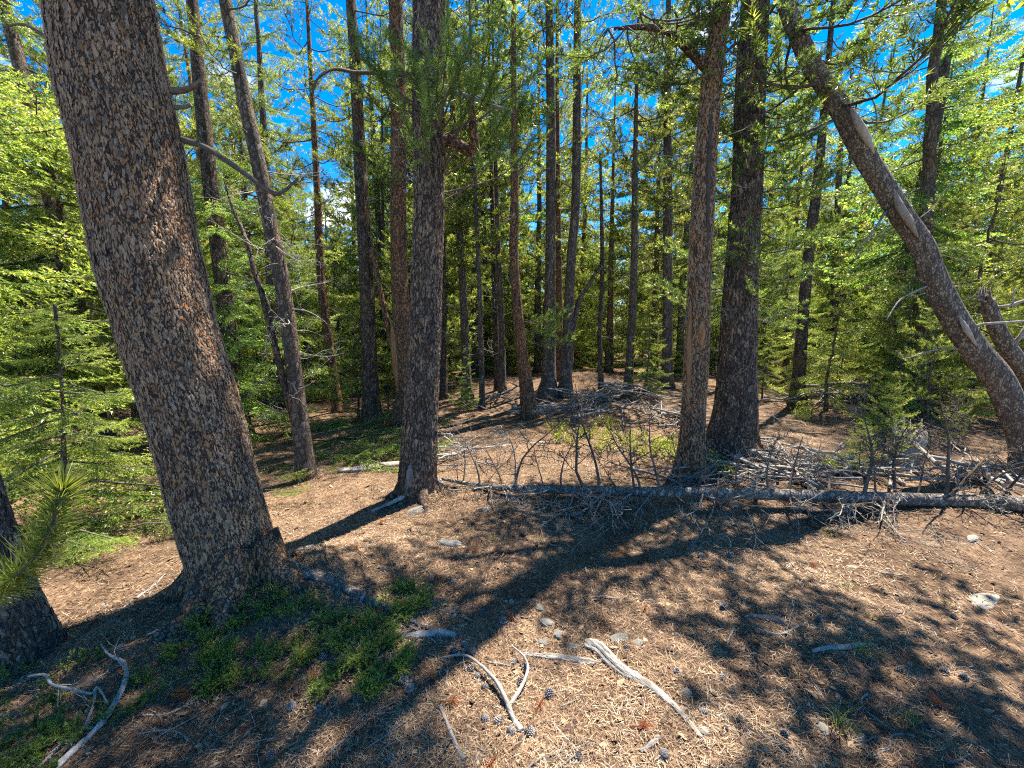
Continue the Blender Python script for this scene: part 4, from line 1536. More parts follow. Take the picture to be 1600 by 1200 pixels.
for (px, py, s, kind, lab) in ((1290, 640, 1.0, 'S', 'light green spruce sapling by the dark upright trunk at right'),
                               (1008, 615, 0.85, 'S', 'dark spruce sapling beside the slim pine behind the mound'),
                               (1440, 690, 0.75, 'P', 'bright bushy young pine under the pale leaning pine'),
                               (1400, 645, 0.95, 'P', 'yellow-green young pine left of the pale leaning trunk'),
                               (1500, 640, 0.9, 'P', 'young pine filling the gap behind the leaning trunk'),
                               (1590, 660, 0.8, 'P', 'young pine at the right edge behind the broken snag'),
                               (560, 655, 0.75, 'P', 'pale green sapling left of the straight dark pole pine'),
                               (608, 655, 0.30, 'P', 'tiny pine seedling between dark pole and scarred pine'),
                               (1190, 625, 0.6, 'S', 'small spruce right of the thick dark pine'),
                               (730, 640, 0.5, 'S', 'small shaded spruce behind the clearing near thin poles'),
                               (1380, 720, 0.33, 'P', 'small pine seedling among the dead brush at right'),
                               (1340, 740, 0.2, 'P', 'tiny green seedling just behind the fallen log')):
    g = ground(px, py)
    place(SAP_S if kind == 'S' else SAP_P, g[0], g[1], s, px * 0.37, lab, None)

# ------------------------------------------------------------------ fallen log with its dead branches
def local(b, off):
    b.V = [v - off for v in b.V]
    b._flat = None
    return b


def build_fallen_log():
    rng = np.random.default_rng(501)
    path = [(690, 748, 5), (740, 757, 7), (800, 763, 11), (870, 765, 13), (950, 767, 15), (1040, 769, 17), (1150, 771, 19), (1280, 775, 22), (1420, 780, 26), (1530, 784, 29), (1650, 790, 42), (1800, 792, 46)]
    W = []
    for x, y, wd in path:
        g = ground(x, y + wd * 0.5)
        W.append(g)
    W = np.array(W)
    W[:, 1] = np.interp(np.arange(len(W)), [0, len(W) - 1], [W[1][1], W[-3][1]])
    for i, (x, y, wd) in enumerate(path):
        W[i] = on_plane(x, y, W[i][1])
    Rr = np.array([px_radius(wd, p) for (_, _, wd), p in zip(path, W)])
    W[:, 2] = np.maximum(W[:, 2], terrain(W[:, 0], W[:, 1]) + Rr * 0.8)
    off = np.array([W[5][0], W[5][1], float(terrain(W[5][0], W[5][1]))])
    root = empty('fallen_log', off, 'long grey fallen pine log bristling with dead branches across the clearing', 'log')
    P, R = resample(W, 110, Rr)
    b = Builder()
    tube(b, P - off, R, 20, 0, 0.5, wob=trunk_wobble(rng, 110, 20, 0.06))
    b.obj('trunk', M['bark_log'], root)
    X = P[:, 0]
    # (pixel of the foot, pixel of the tip, foot radius m, twigginess)
    ups = [((716, 752), (712, 700), .006, 4), ((722, 750), (736, 690), .007, 5), ((750, 755), (742, 668), .009, 7), ((783, 756), (770, 690), .008, 6), ((805, 757), (795, 640), .011, 8),
           ((806, 757), (818, 660), .009, 7), ((880, 762), (850, 690), .009, 7), ((912, 762), (862, 665), .015, 9), ((938, 762), (934, 600), .012, 9), ((990, 764), (965, 660), .011, 8),
           ((1000, 766), (990, 640), .010, 8), ((1030, 766), (1014, 660), .011, 8), ((1060, 768), (1045, 690), .009, 7), ((1200, 765), (1180, 690), .010, 8), ((1240, 768), (1225, 690), .013, 8),
           ((1300, 768), (1312, 690), .013, 9), ((1350, 770), (1358, 650), .015, 9), ((1372, 770), (1362, 690), .010, 7), ((1410, 772), (1385, 670), .013, 9), ((1490, 768), (1496, 620), .014, 9),
           ((1492, 768), (1565, 690), .014, 8), ((1545, 772), (1560, 680), .012, 8), ((1580, 775), (1600, 690), .012, 8), ((1150, 768), (1140, 715), .008, 6), ((850, 760), (835, 715), .007, 6),
           ((760, 752), (780, 705), .006, 5), ((1270, 768), (1268, 715), .009, 7), ((1445, 770), (1452, 700), .010, 7), ((960, 764), (950, 710), .008, 6), ((1090, 768), (1100, 700), .009, 6)]
    for (f, t, r, kids) in ups:
        Yf = float(np.interp(on_plane(f[0], f[1], 4.0)[0], X, P[:, 1]))
        a = on_plane(f[0], f[1], Yf)
        i = int(np.argmin(np.abs(X - a[0])))
        a = P[i]
        e = on_plane(t[0], t[1], Yf + rng.uniform(-0.1, 0.35))
        b = Builder()
        grow_dead(b, rng, a - off, e - a, np.linalg.norm(e - a) * 1.15, r * 1.2, 2, 0, 0.17, int(kids * 1.6), 0.015, 0.95, 0.0036)
        b.obj('dead_branch', M['twig'] if rng.random() < 0.75 else M['dead'], root)
    downs = [((770, 765), (735, 800)), ((905, 775), (925, 840)), ((930, 775), (905, 830)), ((945, 778), (945, 870)), ((1000, 778), (985, 810)), ((1115, 785), (1120, 870)), ((1105, 785), (1090, 830)),
             ((1310, 788), (1345, 840)), ((1350, 790), (1385, 850)), ((1365, 790), (1430, 850)), ((1330, 790), (1320, 835)), ((1400, 792), (1400, 830)), ((1480, 795), (1530, 812)), ((1030, 780), (1010, 815)),
             ((790, 766), (800, 800)), ((860, 772), (840, 800)), ((1230, 786), (1250, 830)), ((1560, 798), (1590, 815))]
    for (f, t) in downs:
        x0 = on_plane(f[0], f[1], float(P[55][1]))[0]
        i = int(np.argmin(np.abs(X - x0)))
        a = P[i]
        e = ground(*t) + np.array([0, 0, 0.05])
        b = Builder()
        for k in range(1 if rng.random() < 0.5 else 2):
            ee = e + rng.normal(0, 0.10, 3) * np.array([1, 1, 0.3])
            grow_dead(b, rng, a - off, (ee - a) + np.array([0, 0, 0.10]), np.linalg.norm(ee - a) * 1.1, 0.010, 2, 0, 0.22, 9, -0.03, 0.9, 0.003)
        # keep the twigs above the soil
        for q in range(len(b.V)):
            v = b.V[q]
            zz = terrain(v[:, 0] + off[0], v[:, 1] + off[1]) - off[2] + 0.012
            b.V[q] = np.column_stack([v[:, 0], v[:, 1], np.maximum(v[:, 2], zz + 0.3 * np.abs(np.minimum(0, v[:, 2] - zz)))])
        b.obj('dead_branch', M['dead'] if rng.random() < 0.75 else M['silver'], root)


build_fallen_log()

# ------------------------------------------------------------------ sticks, brush piles, stump
def stick_mesh(seed, L, r, mat, bend=0.08, twigs=2):
    rng = np.random.default_rng(seed)
    b = Builder()
    n = 9
    t = np.linspace(0, 1, n)
    pts = np.column_stack([L * (t - 0.5), np.cumsum(rng.normal(0, bend * L / n, n)), np.cumsum(rng.normal(0, bend * 0.4 * L / n, n))])
    pts[:, 1:] -= pts[:, 1:].mean(0)
    tube(b, pts, r * (1 - 0.55 * t), 7, 0, 0.5, lump=0.06, rng=rng)
    for _ in range(twigs):
        i = int(rng.integers(2, n - 1))
        grow_dead(b, rng, pts[i], np.array([0.5, rng.choice([-1, 1]) * 0.7, 0.3]), L * rng.uniform(0.12, 0.3), r * 0.4, 1, 0, 0.2, 3)
    return b.mesh('stick', [M[mat]])


STICKS = {m: [stick_mesh(600 + 10 * q + i, 1.0, [0.012, 0.02, 0.014, 0.028][i % 4], m, 0.25 if i % 2 else 0.12, 2) for i in range(4)] for q, m in enumerate(('dead', 'silver', 'logdark'))}


def stick_obj(name, mesh, loc, rot, s, parent=None):
    o = bpy.data.objects.new(name, mesh)
    COL.objects.link(o)
    o.location = tuple(float(v) for v in loc)
    o.rotation_euler = tuple(float(v) for v in rot)
    o.scale = (s[0], s[1], s[1])
    o.parent = parent
    return o


def brush_pile(label, px, py, rx, ry, hgt, count, mats, seed, lmin=0.4, lmax=1.1, thick=1.0):
    rng = np.random.default_rng(seed)
    c = ground(px, py)
    root = empty('brush_pile', c, label, 'brush pile')
    for k in range(count):
        dx, dy = rng.normal(0, 0.5, 2) * (rx, ry)
        hh = hgt * max(0, 1 - (dx / rx) ** 2 * 0.7 - (dy / ry) ** 2 * 0.7) * rng.random()
        z = float(terrain(c[0] + dx, c[1] + dy)) - c[2] + 0.02 + hh
        m = mats[int(rng.integers(len(mats)))]
        L = rng.uniform(lmin, lmax)
        stick_obj('stick', STICKS[m][int(rng.integers(4))], (dx, dy, z), (rng.uniform(0, 6.28), rng.normal(0, 0.16), rng.uniform(-0.9, 0.9) + rng.choice([0, 0.0, 1.4])), (L, thick * rng.uniform(0.5, 1.2)), root)
    b = Builder()
    for k in range(count // 2):
        dx, dy = rng.normal(0, 0.5, 2) * (rx, ry)
        z = float(terrain(c[0] + dx, c[1] + dy)) - c[2] + 0.03
        grow_dead(b, rng, (dx, dy, z), rng.normal(0, 1, 3) * (1, 1, 0.25) + np.array([0, 0, 0.35]), rng.uniform(0.25, 0.6), 0.005, 1, 0, 0.35, 6, -0.02)
    b.obj('fine_twigs', M['dead'], root)['kind'] = 'stuff'
    return root


brush_pile('pale heap of slash branches on the mound below the bare thin pole', 960, 625, 1.4, 0.6, 0.25, 34, ['dead', 'silver', 'silver'], 701, 0.5, 1.3, 0.7)
brush_pile('low tangle of grey sticks at the foot of the thin curved pine', 868, 645, 0.8, 0.35, 0.18, 24, ['dead', 'logdark'], 702)
brush_pile('pile of dark old poles below the light green spruce sapling', 1330, 632, 1.3, 0.55, 0.40, 30, ['logdark', 'logdark', 'dead'], 703, 0.8, 2.0, 1.7)
brush_pile('sunlit silvery litter of sticks right of the thick dark pine', 1200, 725, 0.6, 0.5, 0.12, 40, ['silver', 'dead', 'silver'], 704, 0.3, 0.9, 0.9)
brush_pile('scattered bleached sticks behind the middle of the fallen log', 1310, 735, 0.8, 0.4, 0.08, 28, ['silver', 'silver', 'dead'], 705, 0.4, 1.3, 1.1)
brush_pile('bleached sticks and bark lying under the pale leaning pine', 1510, 745, 0.9, 0.45, 0.10, 26, ['silver', 'dead'], 706, 0.4, 1.3, 1.0)
brush_pile('grey twigs heaped against the right side of the central trunk', 705, 715, 0.35, 0.35, 0.25, 22, ['dead', 'silver'], 707, 0.3, 0.7, 0.6)
brush_pile('reddish shaded slash between the mound and split trunk', 1040, 660, 0.7, 0.5, 0.22, 26, ['logdark', 'dead'], 708, 0.4, 1.1, 0.9)
brush_pile('dark rotten wood heaped by the close twin trunks behind', 775, 632, 0.8, 0.5, 0.25, 20, ['logdark'], 709, 0.4, 1.0, 1.2)
brush_pile('twigs lying round the foot of the split reddish trunk', 1110, 750, 0.5, 0.25, 0.12, 22, ['dead', 'logdark'], 710, 0.3, 0.8, 0.6)


def ground_stick(name, label, path, mat, cat='stick', sides=9, lift=0.7, kids=0, seed=1, sharp=0.06, group=None):
    """a stick lying on the soil, traced through ground pixels (x, y, width[, extra height m])."""
    rng = np.random.default_rng(seed)
    W = np.array([ground(p[0], p[1]) for p in path])
    R = np.array([px_radius(p[2] * (0.72 if p[2] > 9 else 0.68), w) for p, w in zip(path, W)])
    W[:, 2] += R * min(lift, 0.5) + np.array([p[3] if len(p) > 3 else 0.0 for p in path])
    off = W[0].copy()
    n = max(16, len(path) * 8)
    P, Rr = resample(W, n, R)
    Rr = np.maximum(Rr, 0.0015)
    ang = math.atan2(P[-1][1] - P[0][1], P[-1][0] - P[0][0])
    P = (P - off) @ rot_z(-ang).T
    b = Builder()
    sides = sides + (8 if R.max() > 0.012 else 0)
    a = np.linspace(0, 2 * np.pi, sides, endpoint=False)
    s_ = np.linspace(0, 1, n)[:, None]
    wob = 1 + sharp * np.sin(3 * a + 1)[None, :] + 0.03 * rng.standard_normal((n, sides))
    for k in (4, 7, 9):
        wob = wob + (0.05 + 0.5 * sharp) * np.sin(k * a[None, :] + rng.uniform(0, 6) + rng.uniform(-3, 3) * s_) * np.sin(rng.uniform(2, 7) * s_ + rng.uniform(0, 6))
    wob = wob * (1 + 0.10 * np.sin(rng.uniform(9, 16) * s_ + 2) + 0.06 * rng.standard_normal((n, 1)))
    tube(b, P, Rr, sides, 0, 0.55, wob=wob)
    for k in range(kids):
        i = int(rng.integers(1, n - 1))
        d = unit(P[i] - P[i - 1]) + rng.normal(0, 0.7, 3) * (1, 1, 0.15) + np.array([0, 0, 0.12])
        grow_dead(b, rng, P[i], d, rng.uniform(0.08, 0.25), max(0.002, Rr[i] * 0.5), 1, 0, 0.3, 2, -0.03)
    o = b.obj(name, M[mat], loc=tuple(off))
    o.rotation_euler[2] = ang
    return tag(o, label, cat, group)


ground_stick('driftwood_root', 'thick silvery weathered root piece lying diagonally in the sunny foreground', [(914, 1006, 12), (935, 1015, 24), (955, 1035, 26), (975, 1052, 22), (1000, 1064, 17), (1030, 1085, 15), (1060, 1112, 12), (1085, 1140, 10), (1106, 1166, 6)], 'silver', 'root', 12, 0.35, 0, 801, 0.16)
ground_stick('driftwood_root', 'pale flat root fragment left of the thick silvery root', [(815, 1022, 5), (850, 1026, 11), (885, 1030, 13), (915, 1034, 12), (938, 1036, 5)], 'silver', 'root', 10, 0.2, 0, 802, 0.15)
ground_stick('driftwood_root', 'grey root surfacing right of the juniper shrub', [(618, 996, 9), (650, 994, 13), (690, 991, 14), (712, 994, 10)], 'dead', 'root', 10, 0.3, 0, 803, 0.1)
ground_stick('stick', 'straight brown-grey stick standing out at the bottom edge', [(688, 1104, 8), (700, 1135, 9), (712, 1165, 10), (726, 1190, 12)], 'dead', 'stick', 8, 0.8, 1, 804)
ground_stick('dead_branch', 'curved forked dead branch lying beside the pine cones in front', [(690, 1028, 4), (725, 1030, 6, .02), (752, 1050, 7, .03), (775, 1075, 9, .03), (790, 1100, 11, .02), (802, 1125, 12), (816, 1145, 12)], 'dead', 'branch', 8, 0.8, 3, 805)
ground_stick('dead_branch', 'short dead prong crossing the curved forked branch', [(795, 1105, 9), (812, 1085, 9, .02), (824, 1060, 8, .03), (820, 1040, 5, .04), (800, 1018, 3, .03)], 'dead', 'branch', 7, 0.8, 1, 806)
ground_stick('stick', 'long thin stick just below the weathered root', [(862, 1128, 5), (880, 1150, 6), (900, 1172, 7), (910, 1186, 6)], 'silver', 'stick', 7, 0.8, 1, 807)
ground_stick('stick', 'short stubby stick near the bottom right of the sunny patch', [(1000, 1176, 9), (1014, 1167, 11), (1030, 1153, 12)], 'dead', 'stick', 8, 0.8, 0, 808)
ground_stick('stick', 'thin pale stick in the sunny patch bottom centre', [(858, 1165, 4), (882, 1178, 5), (905, 1196, 6)], 'silver', 'stick', 6, 0.8, 0, 809)
ground_stick('stick', 'grey pole propped at the foot of the central trunk', [(580, 800, 6), (612, 790, 9, .02), (650, 777, 11, .04), (690, 765, 13, .06)], 'dead', 'stick', 9, 0.8, 2, 810)
ground_stick('log', 'bleached rotten log left of the central trunk', [(528, 738, 10), (560, 736, 14), (595, 731, 14), (630, 726, 12)], 'smoothwood', 'log', 10, 0.6, 3, 811, 0.15)
ground_stick('dead_branch', 'forked bleached branch arching from the bottom left corner', [(75, 1212, 22), (110, 1180, 20), (150, 1142, 18), (180, 1108, 14, .02), (198, 1075, 12, .04), (196, 1052, 9, .05), (172, 1038, 6, .05), (160, 1022, 4, .05)], 'dead', 'branch', 8, 0.8, 3, 812)
ground_stick('dead_branch', 'pale twisted twig above the juniper in the bottom left', [(48, 1076, 7, .06), (75, 1078, 9, .07), (85, 1090, 10, .06), (115, 1094, 9, .05), (145, 1098, 8, .04), (155, 1090, 6, .05), (170, 1110, 4, .03)], 'silver', 'branch', 7, 0.8, 5, 813)
ground_stick('dead_branch', 'thinner bleached branch beside the arching one at bottom left', [(62, 1200, 12), (95, 1165, 11), (130, 1140, 10), (148, 1105, 9, .02), (150, 1085, 5, .03)], 'silver', 'branch', 7, 0.8, 3, 814)
ground_stick('stick', 'long thin twig left of the massive trunk on sunlit needles', [(130, 997, 3), (170, 970, 5), (205, 940, 5), (235, 920, 5), (262, 893, 3)], 'dead', 'stick', 6, 0.9, 2, 815)
ground_stick('stick', 'curved grey twig below the juniper shrub', [(210, 1150, 5), (245, 1143, 6), (280, 1146, 6), (296, 1160, 5)], 'dead', 'stick', 6, 0.9, 1, 816)
ground_stick('stick', 'thin pale twig running under the juniper shrub', [(222, 1118, 5), (262, 1116, 6), (300, 1096, 5), (330, 1070, 3)], 'silver', 'stick', 6, 0.9, 1, 817)
ground_stick('stick', 'forked twig on the shaded ground right of the stones', [(1182, 982, 4), (1215, 992, 6), (1235, 986, 6), (1252, 976, 5)], 'silver', 'stick', 6, 0.9, 1, 818)
ground_stick('stick', 'flat brown weathered wood slab in the shaded ground', [(1165, 962, 8), (1190, 966, 13), (1215, 970, 14), (1238, 984, 8)], 'logdark', 'stick', 9, 0.2, 0, 819, 0.15)
ground_stick('driftwood_root', 'pale root surfacing in the shade near grass tufts', [(1268, 1018, 7), (1295, 1012, 13), (1320, 1012, 13), (1345, 1008, 10), (1370, 1008, 5)], 'silver', 'root', 9, 0.2, 0, 820, 0.12)
ground_stick('stick', 'curled pale twig in the lower right shade', [(1356, 1085, 7), (1346, 1094, 5), (1352, 1110, 5), (1375, 1128, 5), (1395, 1142, 4)], 'silver', 'stick', 6, 0.9, 0, 821)
ground_stick('stick', 'hooked grey twig at the bottom right', [(1380, 1195, 5), (1372, 1178, 6), (1390, 1170, 6), (1392, 1152, 7), (1415, 1148, 6), (1432, 1152, 4)], 'dead', 'stick', 6, 0.9, 0, 822)
ground_stick('log', 'bleached flat log lying behind the fallen log at right', [(1225, 728, 14), (1280, 722, 16), (1340, 716, 13)], 'silver', 'log', 9, 0.5, 1, 823, 0.12)
ground_stick('log', 'pale straight log under the young pine at right', [(1400, 697, 8), (1450, 694, 9), (1492, 694, 8)], 'silver', 'log', 8, 0.6, 0, 824, 0.1)
ground_stick('log', 'fallen log in shade behind the dead brush at right edge', [(1500, 738, 14), (1550, 748, 17), (1610, 758, 18), (1680, 765, 18)], 'logdark', 'log', 10, 0.6, 2, 825, 0.1)
ground_stick('log', 'propped slanting dead pole among the brush behind the log', [(1492, 770, 12, .10), (1450, 745, 12, .18), (1415, 722, 11, .25), (1385, 702, 10, .3)], 'silver', 'log', 8, 0.8, 4, 826, 0.1)
ground_stick('log', 'thin grey log at the left rim of the clearing', [(690, 706, 4), (760, 700, 5), (850, 692, 5)], 'silver', 'log', 7, 0.8, 0, 827)

# many small twigs on the floor: things of their own, alike
def scatter_twigs():
    rng = np.random.default_rng(831)
    for k in range(110):
        px, py = rng.uniform(40, 1580), 800 + 390 * rng.random() ** 0.8
        g = ground(px, py)
        m = ('dead', 'silver', 'logdark')[int(rng.choice(3, p=[.45, .35, .2]))]
        L = rng.uniform(0.06, 0.26)
        o = stick_obj('twig', STICKS[m][int(rng.integers(4))], g + np.array([0, 0, 0.006]), (rng.uniform(0, 6.28), rng.normal(0, 0.05), rng.uniform(0, 6.28)), (L, rng.uniform(0.10, 0.24)))
        tag(o, 'small broken twig lying loose on the needle-covered ground', 'twig', 'small twigs on the forest floor')


scatter_twigs()

# stump
def build_stump():
    rng = np.random.default_rng(851)
    g = ground(1412, 722)
    root = empty('tree_stump', g, 'jagged pale rotten stump behind the dead brush at right', 'stump')
    b = Builder()
    n, sides = 12, 22
    P = np.column_stack([np.linspace(0, 0.03, n), np.zeros(n), np.linspace(-0.05, 0.27, n)])
    R = 0.14 * (1 + 0.5 * np.exp(-np.linspace(0, 0.3, n) / 0.06))
    tube(b, P, R, sides, 0, 0.6, wob=trunk_wobble(rng, n, sides, 0.12))
    V = b.V[0].copy()
    top = (n - 1) * sides
    V[top:top + sides, 2] += rng.uniform(-0.02, 0.14, sides)
    V[-1, 2] -= 0.08
    b.V[0] = V
    b.obj('trunk', M['silver'], root)
    for k in range(5):
        b = Builder()
        a = rng.uniform(0, 6.28)
        p0 = np.array([0.12 * math.cos(a), 0.12 * math.sin(a), 0.2])
        tube(b, np.array([p0, p0 + (0.01, 0, 0.12), p0 + (0.015, 0.01, 0.24 + 0.1 * rng.random())]), [0.025, 0.016, 0.003], 5, 0, 0.7)
        b.obj('splinter', M['silver'], root)


build_stump()

# ------------------------------------------------------------------ stones, cones, dead needle tufts
def stone_mesh(seed, mat, flat=0.6):
    rng = np.random.default_rng(seed)
    nu, nv = 14, 9
    th = np.linspace(0, 2 * np.pi, nu, endpoint=False)
    ph = np.linspace(0.12, np.pi - 0.12, nv)
    TH, PH = np.meshgrid(th, ph)
    d = np.stack([np.cos(TH) * np.sin(PH), np.sin(TH) * np.sin(PH), np.cos(PH)], -1)
    r = np.ones(TH.shape)
    for _ in range(7):                     # cut facets
        nrm = unit(rng.normal(0, 1, 3))
        lim = rng.uniform(0.62, 0.9)
        dot = d @ nrm
        r = np.minimum(r, np.where(dot > 0.05, lim / np.maximum(dot, 0.05), 9))
    r = r * (1 + 0.03 * rng.standard_normal(r.shape))
    V = d * r[..., None] * np.array([1.0, 0.75, flat])
    b = Builder()
    i = np.arange(nv - 1)[:, None] * nu
    j = np.arange(nu)[None, :]
    k = (j + 1) % nu
    Q = np.stack([i + j, i + nu + j, i + nu + k, i + k], -1).reshape(-1, 4)
    V = V.reshape(-1, 3)
    V = np.concatenate([V, V[:nu].mean(0)[None], V[-nu:].mean(0)[None]])
    jj = np.arange(nu)
    kk = (jj + 1) % nu
    T = np.concatenate([np.stack([np.full(nu, nv * nu), jj, kk], -1), np.stack([np.full(nu, nv * nu + 1), (nv - 1) * nu + kk, (nv - 1) * nu + jj], -1)])
    b.add(V, T, Q)
    return b.mesh('stone', [M[mat]], smooth=False)


ST = [stone_mesh(900 + i, 'stone', 0.55) for i in range(4)]
SP_ = [stone_mesh(920 + i, 'palestone', 0.5) for i in range(3)]


def stone(px, py, w, label, mesh, rz, sx=1.0, group=None, sink=0.25):
    g = ground(px, py)
    r = px_radius(w * 0.8, g)
    o = bpy.data.objects.new('stone', mesh)
    COL.objects.link(o)
    o.location = (g[0], g[1], g[2] + r * 0.5 * (0.5 - sink))
    o.scale = (r * sx, r, r * (0.4 if w > 48 else 0.9))
    o.rotation_euler = (0.1 * math.sin(rz * 3), 0.1 * math.cos(rz * 5), rz)
    tag(o, label, 'stone', group)


for i, (px, py, w, sx, pale, lab) in enumerate((
        (856, 972, 30, 1.1, 1, 'tilted striped pale stone at the top of the stone cluster'), (848, 1003, 26, 1, 0, 'dark mossy stone at the left of the stone cluster'),
        (872, 992, 28, 1, 0, 'dark angular stone in the middle of the stone cluster'), (896, 1012, 28, 1.1, 0, 'rounded grey stone right of the stone cluster'),
        (966, 998, 44, 1.1, 0, 'biggest angular stone beside the silvery root'), (998, 1006, 28, 1, 0, 'small blocky stone right of the biggest stone'),
        (843, 950, 24, 1, 0, 'single grey stone lying above the stone cluster'), (703, 848, 34, 1.4, 1, 'flat pale green-grey stone in the shaded middle ground'),
        (650, 798, 32, 1.4, 0, 'dark rounded stone in front of the central trunk'), (758, 797, 22, 1.3, 0, 'flat dark stone in front of the fallen log tip'),
        (1332, 887, 24, 1.2, 1, 'pale stone in shade below the dead brush'), (1545, 938, 110, 1.25, 1, 'broad flat pale slab sunk in the ground at right'),
        (1287, 1138, 32, 1.2, 1, 'light grey stone by the grass tuft at lower right'), (1196, 1171, 22, 1, 0, 'angular grey stone at the bottom right of centre'),
        (1101, 1142, 26, 1, 1, 'cream stone at the lower end of the silvery root'), (1072, 1083, 28, 1, 0, 'grey stone beside the silvery root'),
        (800, 941, 18, 1, 0, 'small stone left of the single grey stone'), (165, 946, 24, 1.3, 1, 'small flat pale stone on sunlit needles at left'),
        (1520, 841, 30, 1.4, 1, 'pale sunlit stone below the log at the right edge'), (745, 1192, 60, 1.2, 1, 'half buried tan stone at the bottom edge'),
        (1385, 1078, 80, 1.3, 0, 'low lichen-covered rock sunk in the lower right shade'), (612, 662, 16, 1, 1, 'pale stone at the foot of the dark pole pine'),
        (1375, 1150, 50, 1.3, 0, 'flat dark rock at the lower right by the hooked twig'))):
    stone(px, py, w, lab, (SP_[i % 3] if pale else ST[i % 4]), 0.9 * i, sx, sink=0.85 if w > 48 else 0.5)
_rng = np.random.default_rng(931)
for k in range(34):
    px, py = _rng.uniform(150, 1590), 800 + 390 * _rng.random()
    stone(px, py, _rng.uniform(5, 10), 'pebble-sized stone lying on the needle litter', (ST + SP_)[int(_rng.integers(7))], _rng.uniform(0, 6.28), 1.0, 'pebbles on the forest floor')


def cone_mesh(seed):
    rng = np.random.default_rng(seed)
    b = Builder()
    L, R = 0.045, 0.017
    n = 10
    t = np.linspace(0, 1, n)
    tube(b, np.column_stack([L * (t - 0.5), 0 * t, 0 * t]), R * 0.7 * np.sqrt(np.maximum(0.02, np.sin(np.pi * (0.08 + 0.88 * t)))), 8, 0, 0.1)
    N = 70
    k = np.arange(N)
    tt = 0.04 + 0.92 * k / N
    a = 2.39996 * k
    prof = np.sqrt(np.sin(np.pi * (0.08 + 0.86 * tt)))
    rad = R * prof
    base = np.column_stack([L * (tt - 0.5), rad * 0.6 * np.cos(a), rad * 0.6 * np.sin(a)])
    out = np.column_stack([np.full(N, 0.35), np.cos(a), np.sin(a)])
    side = np.column_stack([np.zeros(N), -np.sin(a), np.cos(a)])
    tip = base + out * (rad * 0.75)[:, None]
    wv = side * 0.0045
    up = np.array([0.0028, 0, 0])
    V = np.stack([base - wv * 0.6, base + wv * 0.6, tip + wv, tip - wv, tip * 1.0 + up], 1).reshape(-1, 3)
    kk = k[:, None] * 5
    Q = kk + np.array([[0, 1, 2, 3]])
    T = np.concatenate([kk + np.array([[3, 2, 4]])])
    tin = np.tile(np.array([0.1, 0.1, 0.8, 0.8, 0.95]), N)
    b.add(V, T, Q, 0, np.clip(tin + np.repeat(rng.normal(0, 0.1, N), 5), 0, 1))
    return b.mesh('pine_cone', [M['cone']], smooth=False)


CONES = [cone_mesh(940 + i) for i in range(3)]
_rng = np.random.default_rng(951)
spots = [(505, 1028), (522, 1032), (480, 972), (455, 1105), (500, 1108), (425, 1180), (735, 1048), (745, 1058), (758, 1075), (803, 1035), (820, 1045), (815, 1068), (858, 1088), (757, 1125), (780, 1128), (798, 1145),
         (828, 1145), (612, 1185), (640, 1078), (630, 1065), (710, 1020), (725, 1008), (737, 1022), (683, 1000), (755, 957), (785, 971), (980, 1012), (1058, 1050), (905, 1185), (1038, 1183), (560, 1090), (1085, 845), (1078, 862),
         (1095, 870), (1140, 870), (1142, 890), (1130, 950), (1278, 970), (1405, 1048), (1490, 965), (1475, 1050), (1505, 1060), (1130, 1060), (1100, 1115), (1225, 1150), (870, 900), (900, 832), (640, 830), (600, 890), (180, 975), (165, 985), (190, 1015)]
for k, (px, py) in enumerate(spots):
    g = ground(px, py)
    o = bpy.data.objects.new('pine_cone', CONES[k % 3])
    COL.objects.link(o)
    s = _rng.uniform(0.65, 1.0)
    o.location = (g[0], g[1], g[2] + 0.009 * s)
    o.scale = (s, s, s)
    o.rotation_euler = (_rng.uniform(0, 6.28), _rng.uniform(-1.2, 1.2), _rng.uniform(0, 6.28))
    tag(o, 'small weathered grey pine cone lying on the needle litter', 'pine cone', 'pine cones on the forest floor')


def tuft_mesh(seed, n=42, length=0.055, width=0.0022, mat='deadneedle', ang=38):
    rng = np.random.default_rng(seed)
    b = Builder()
    needles(b, [(0, 0, 0.002)], [(1.0, 0, 0.35)], 0.03, n, length, width, ang, 0, 0.5, rng)
    V = b.V[0]
    V[:, 2] = np.maximum(V[:, 2], 0.003)
    tube(b, [(-0.03, 0, 0.004), (0, 0, 0.005), (0.03, 0, 0.015)], [0.003, 0.0025, 0.002], 5, 0, 0.1)
    return b.mesh('dead_needle_tuft', [M[mat]])


TUFT = [tuft_mesh(960 + i) for i in range(3)]
for k, (px, py) in enumerate([(443, 1075), (490, 1068), (300, 1085), (698, 1100), (680, 1068), (770, 1193), (995, 1140), (803, 972), (1008, 953), (1160, 962), (1475, 1108), (845, 1100), (955, 870), (980, 870), (600, 815), (735, 862), (560, 862), (1270, 885), (265, 1090)]):
    g = ground(px, py)
    o = bpy.data.objects.new('dead_needle_tuft', TUFT[k % 3])
    COL.objects.link(o)
    o.location = (g[0], g[1], g[2] + 0.008)
    o.scale = (0.95,) * 3
    o.rotation_euler = (0.2 * math.sin(k * 5), 0, 2.1 * k)
    tag(o, 'rust-orange tuft of dead pine needles dropped on the ground', 'needle tuft', 'dropped dead needle tufts')

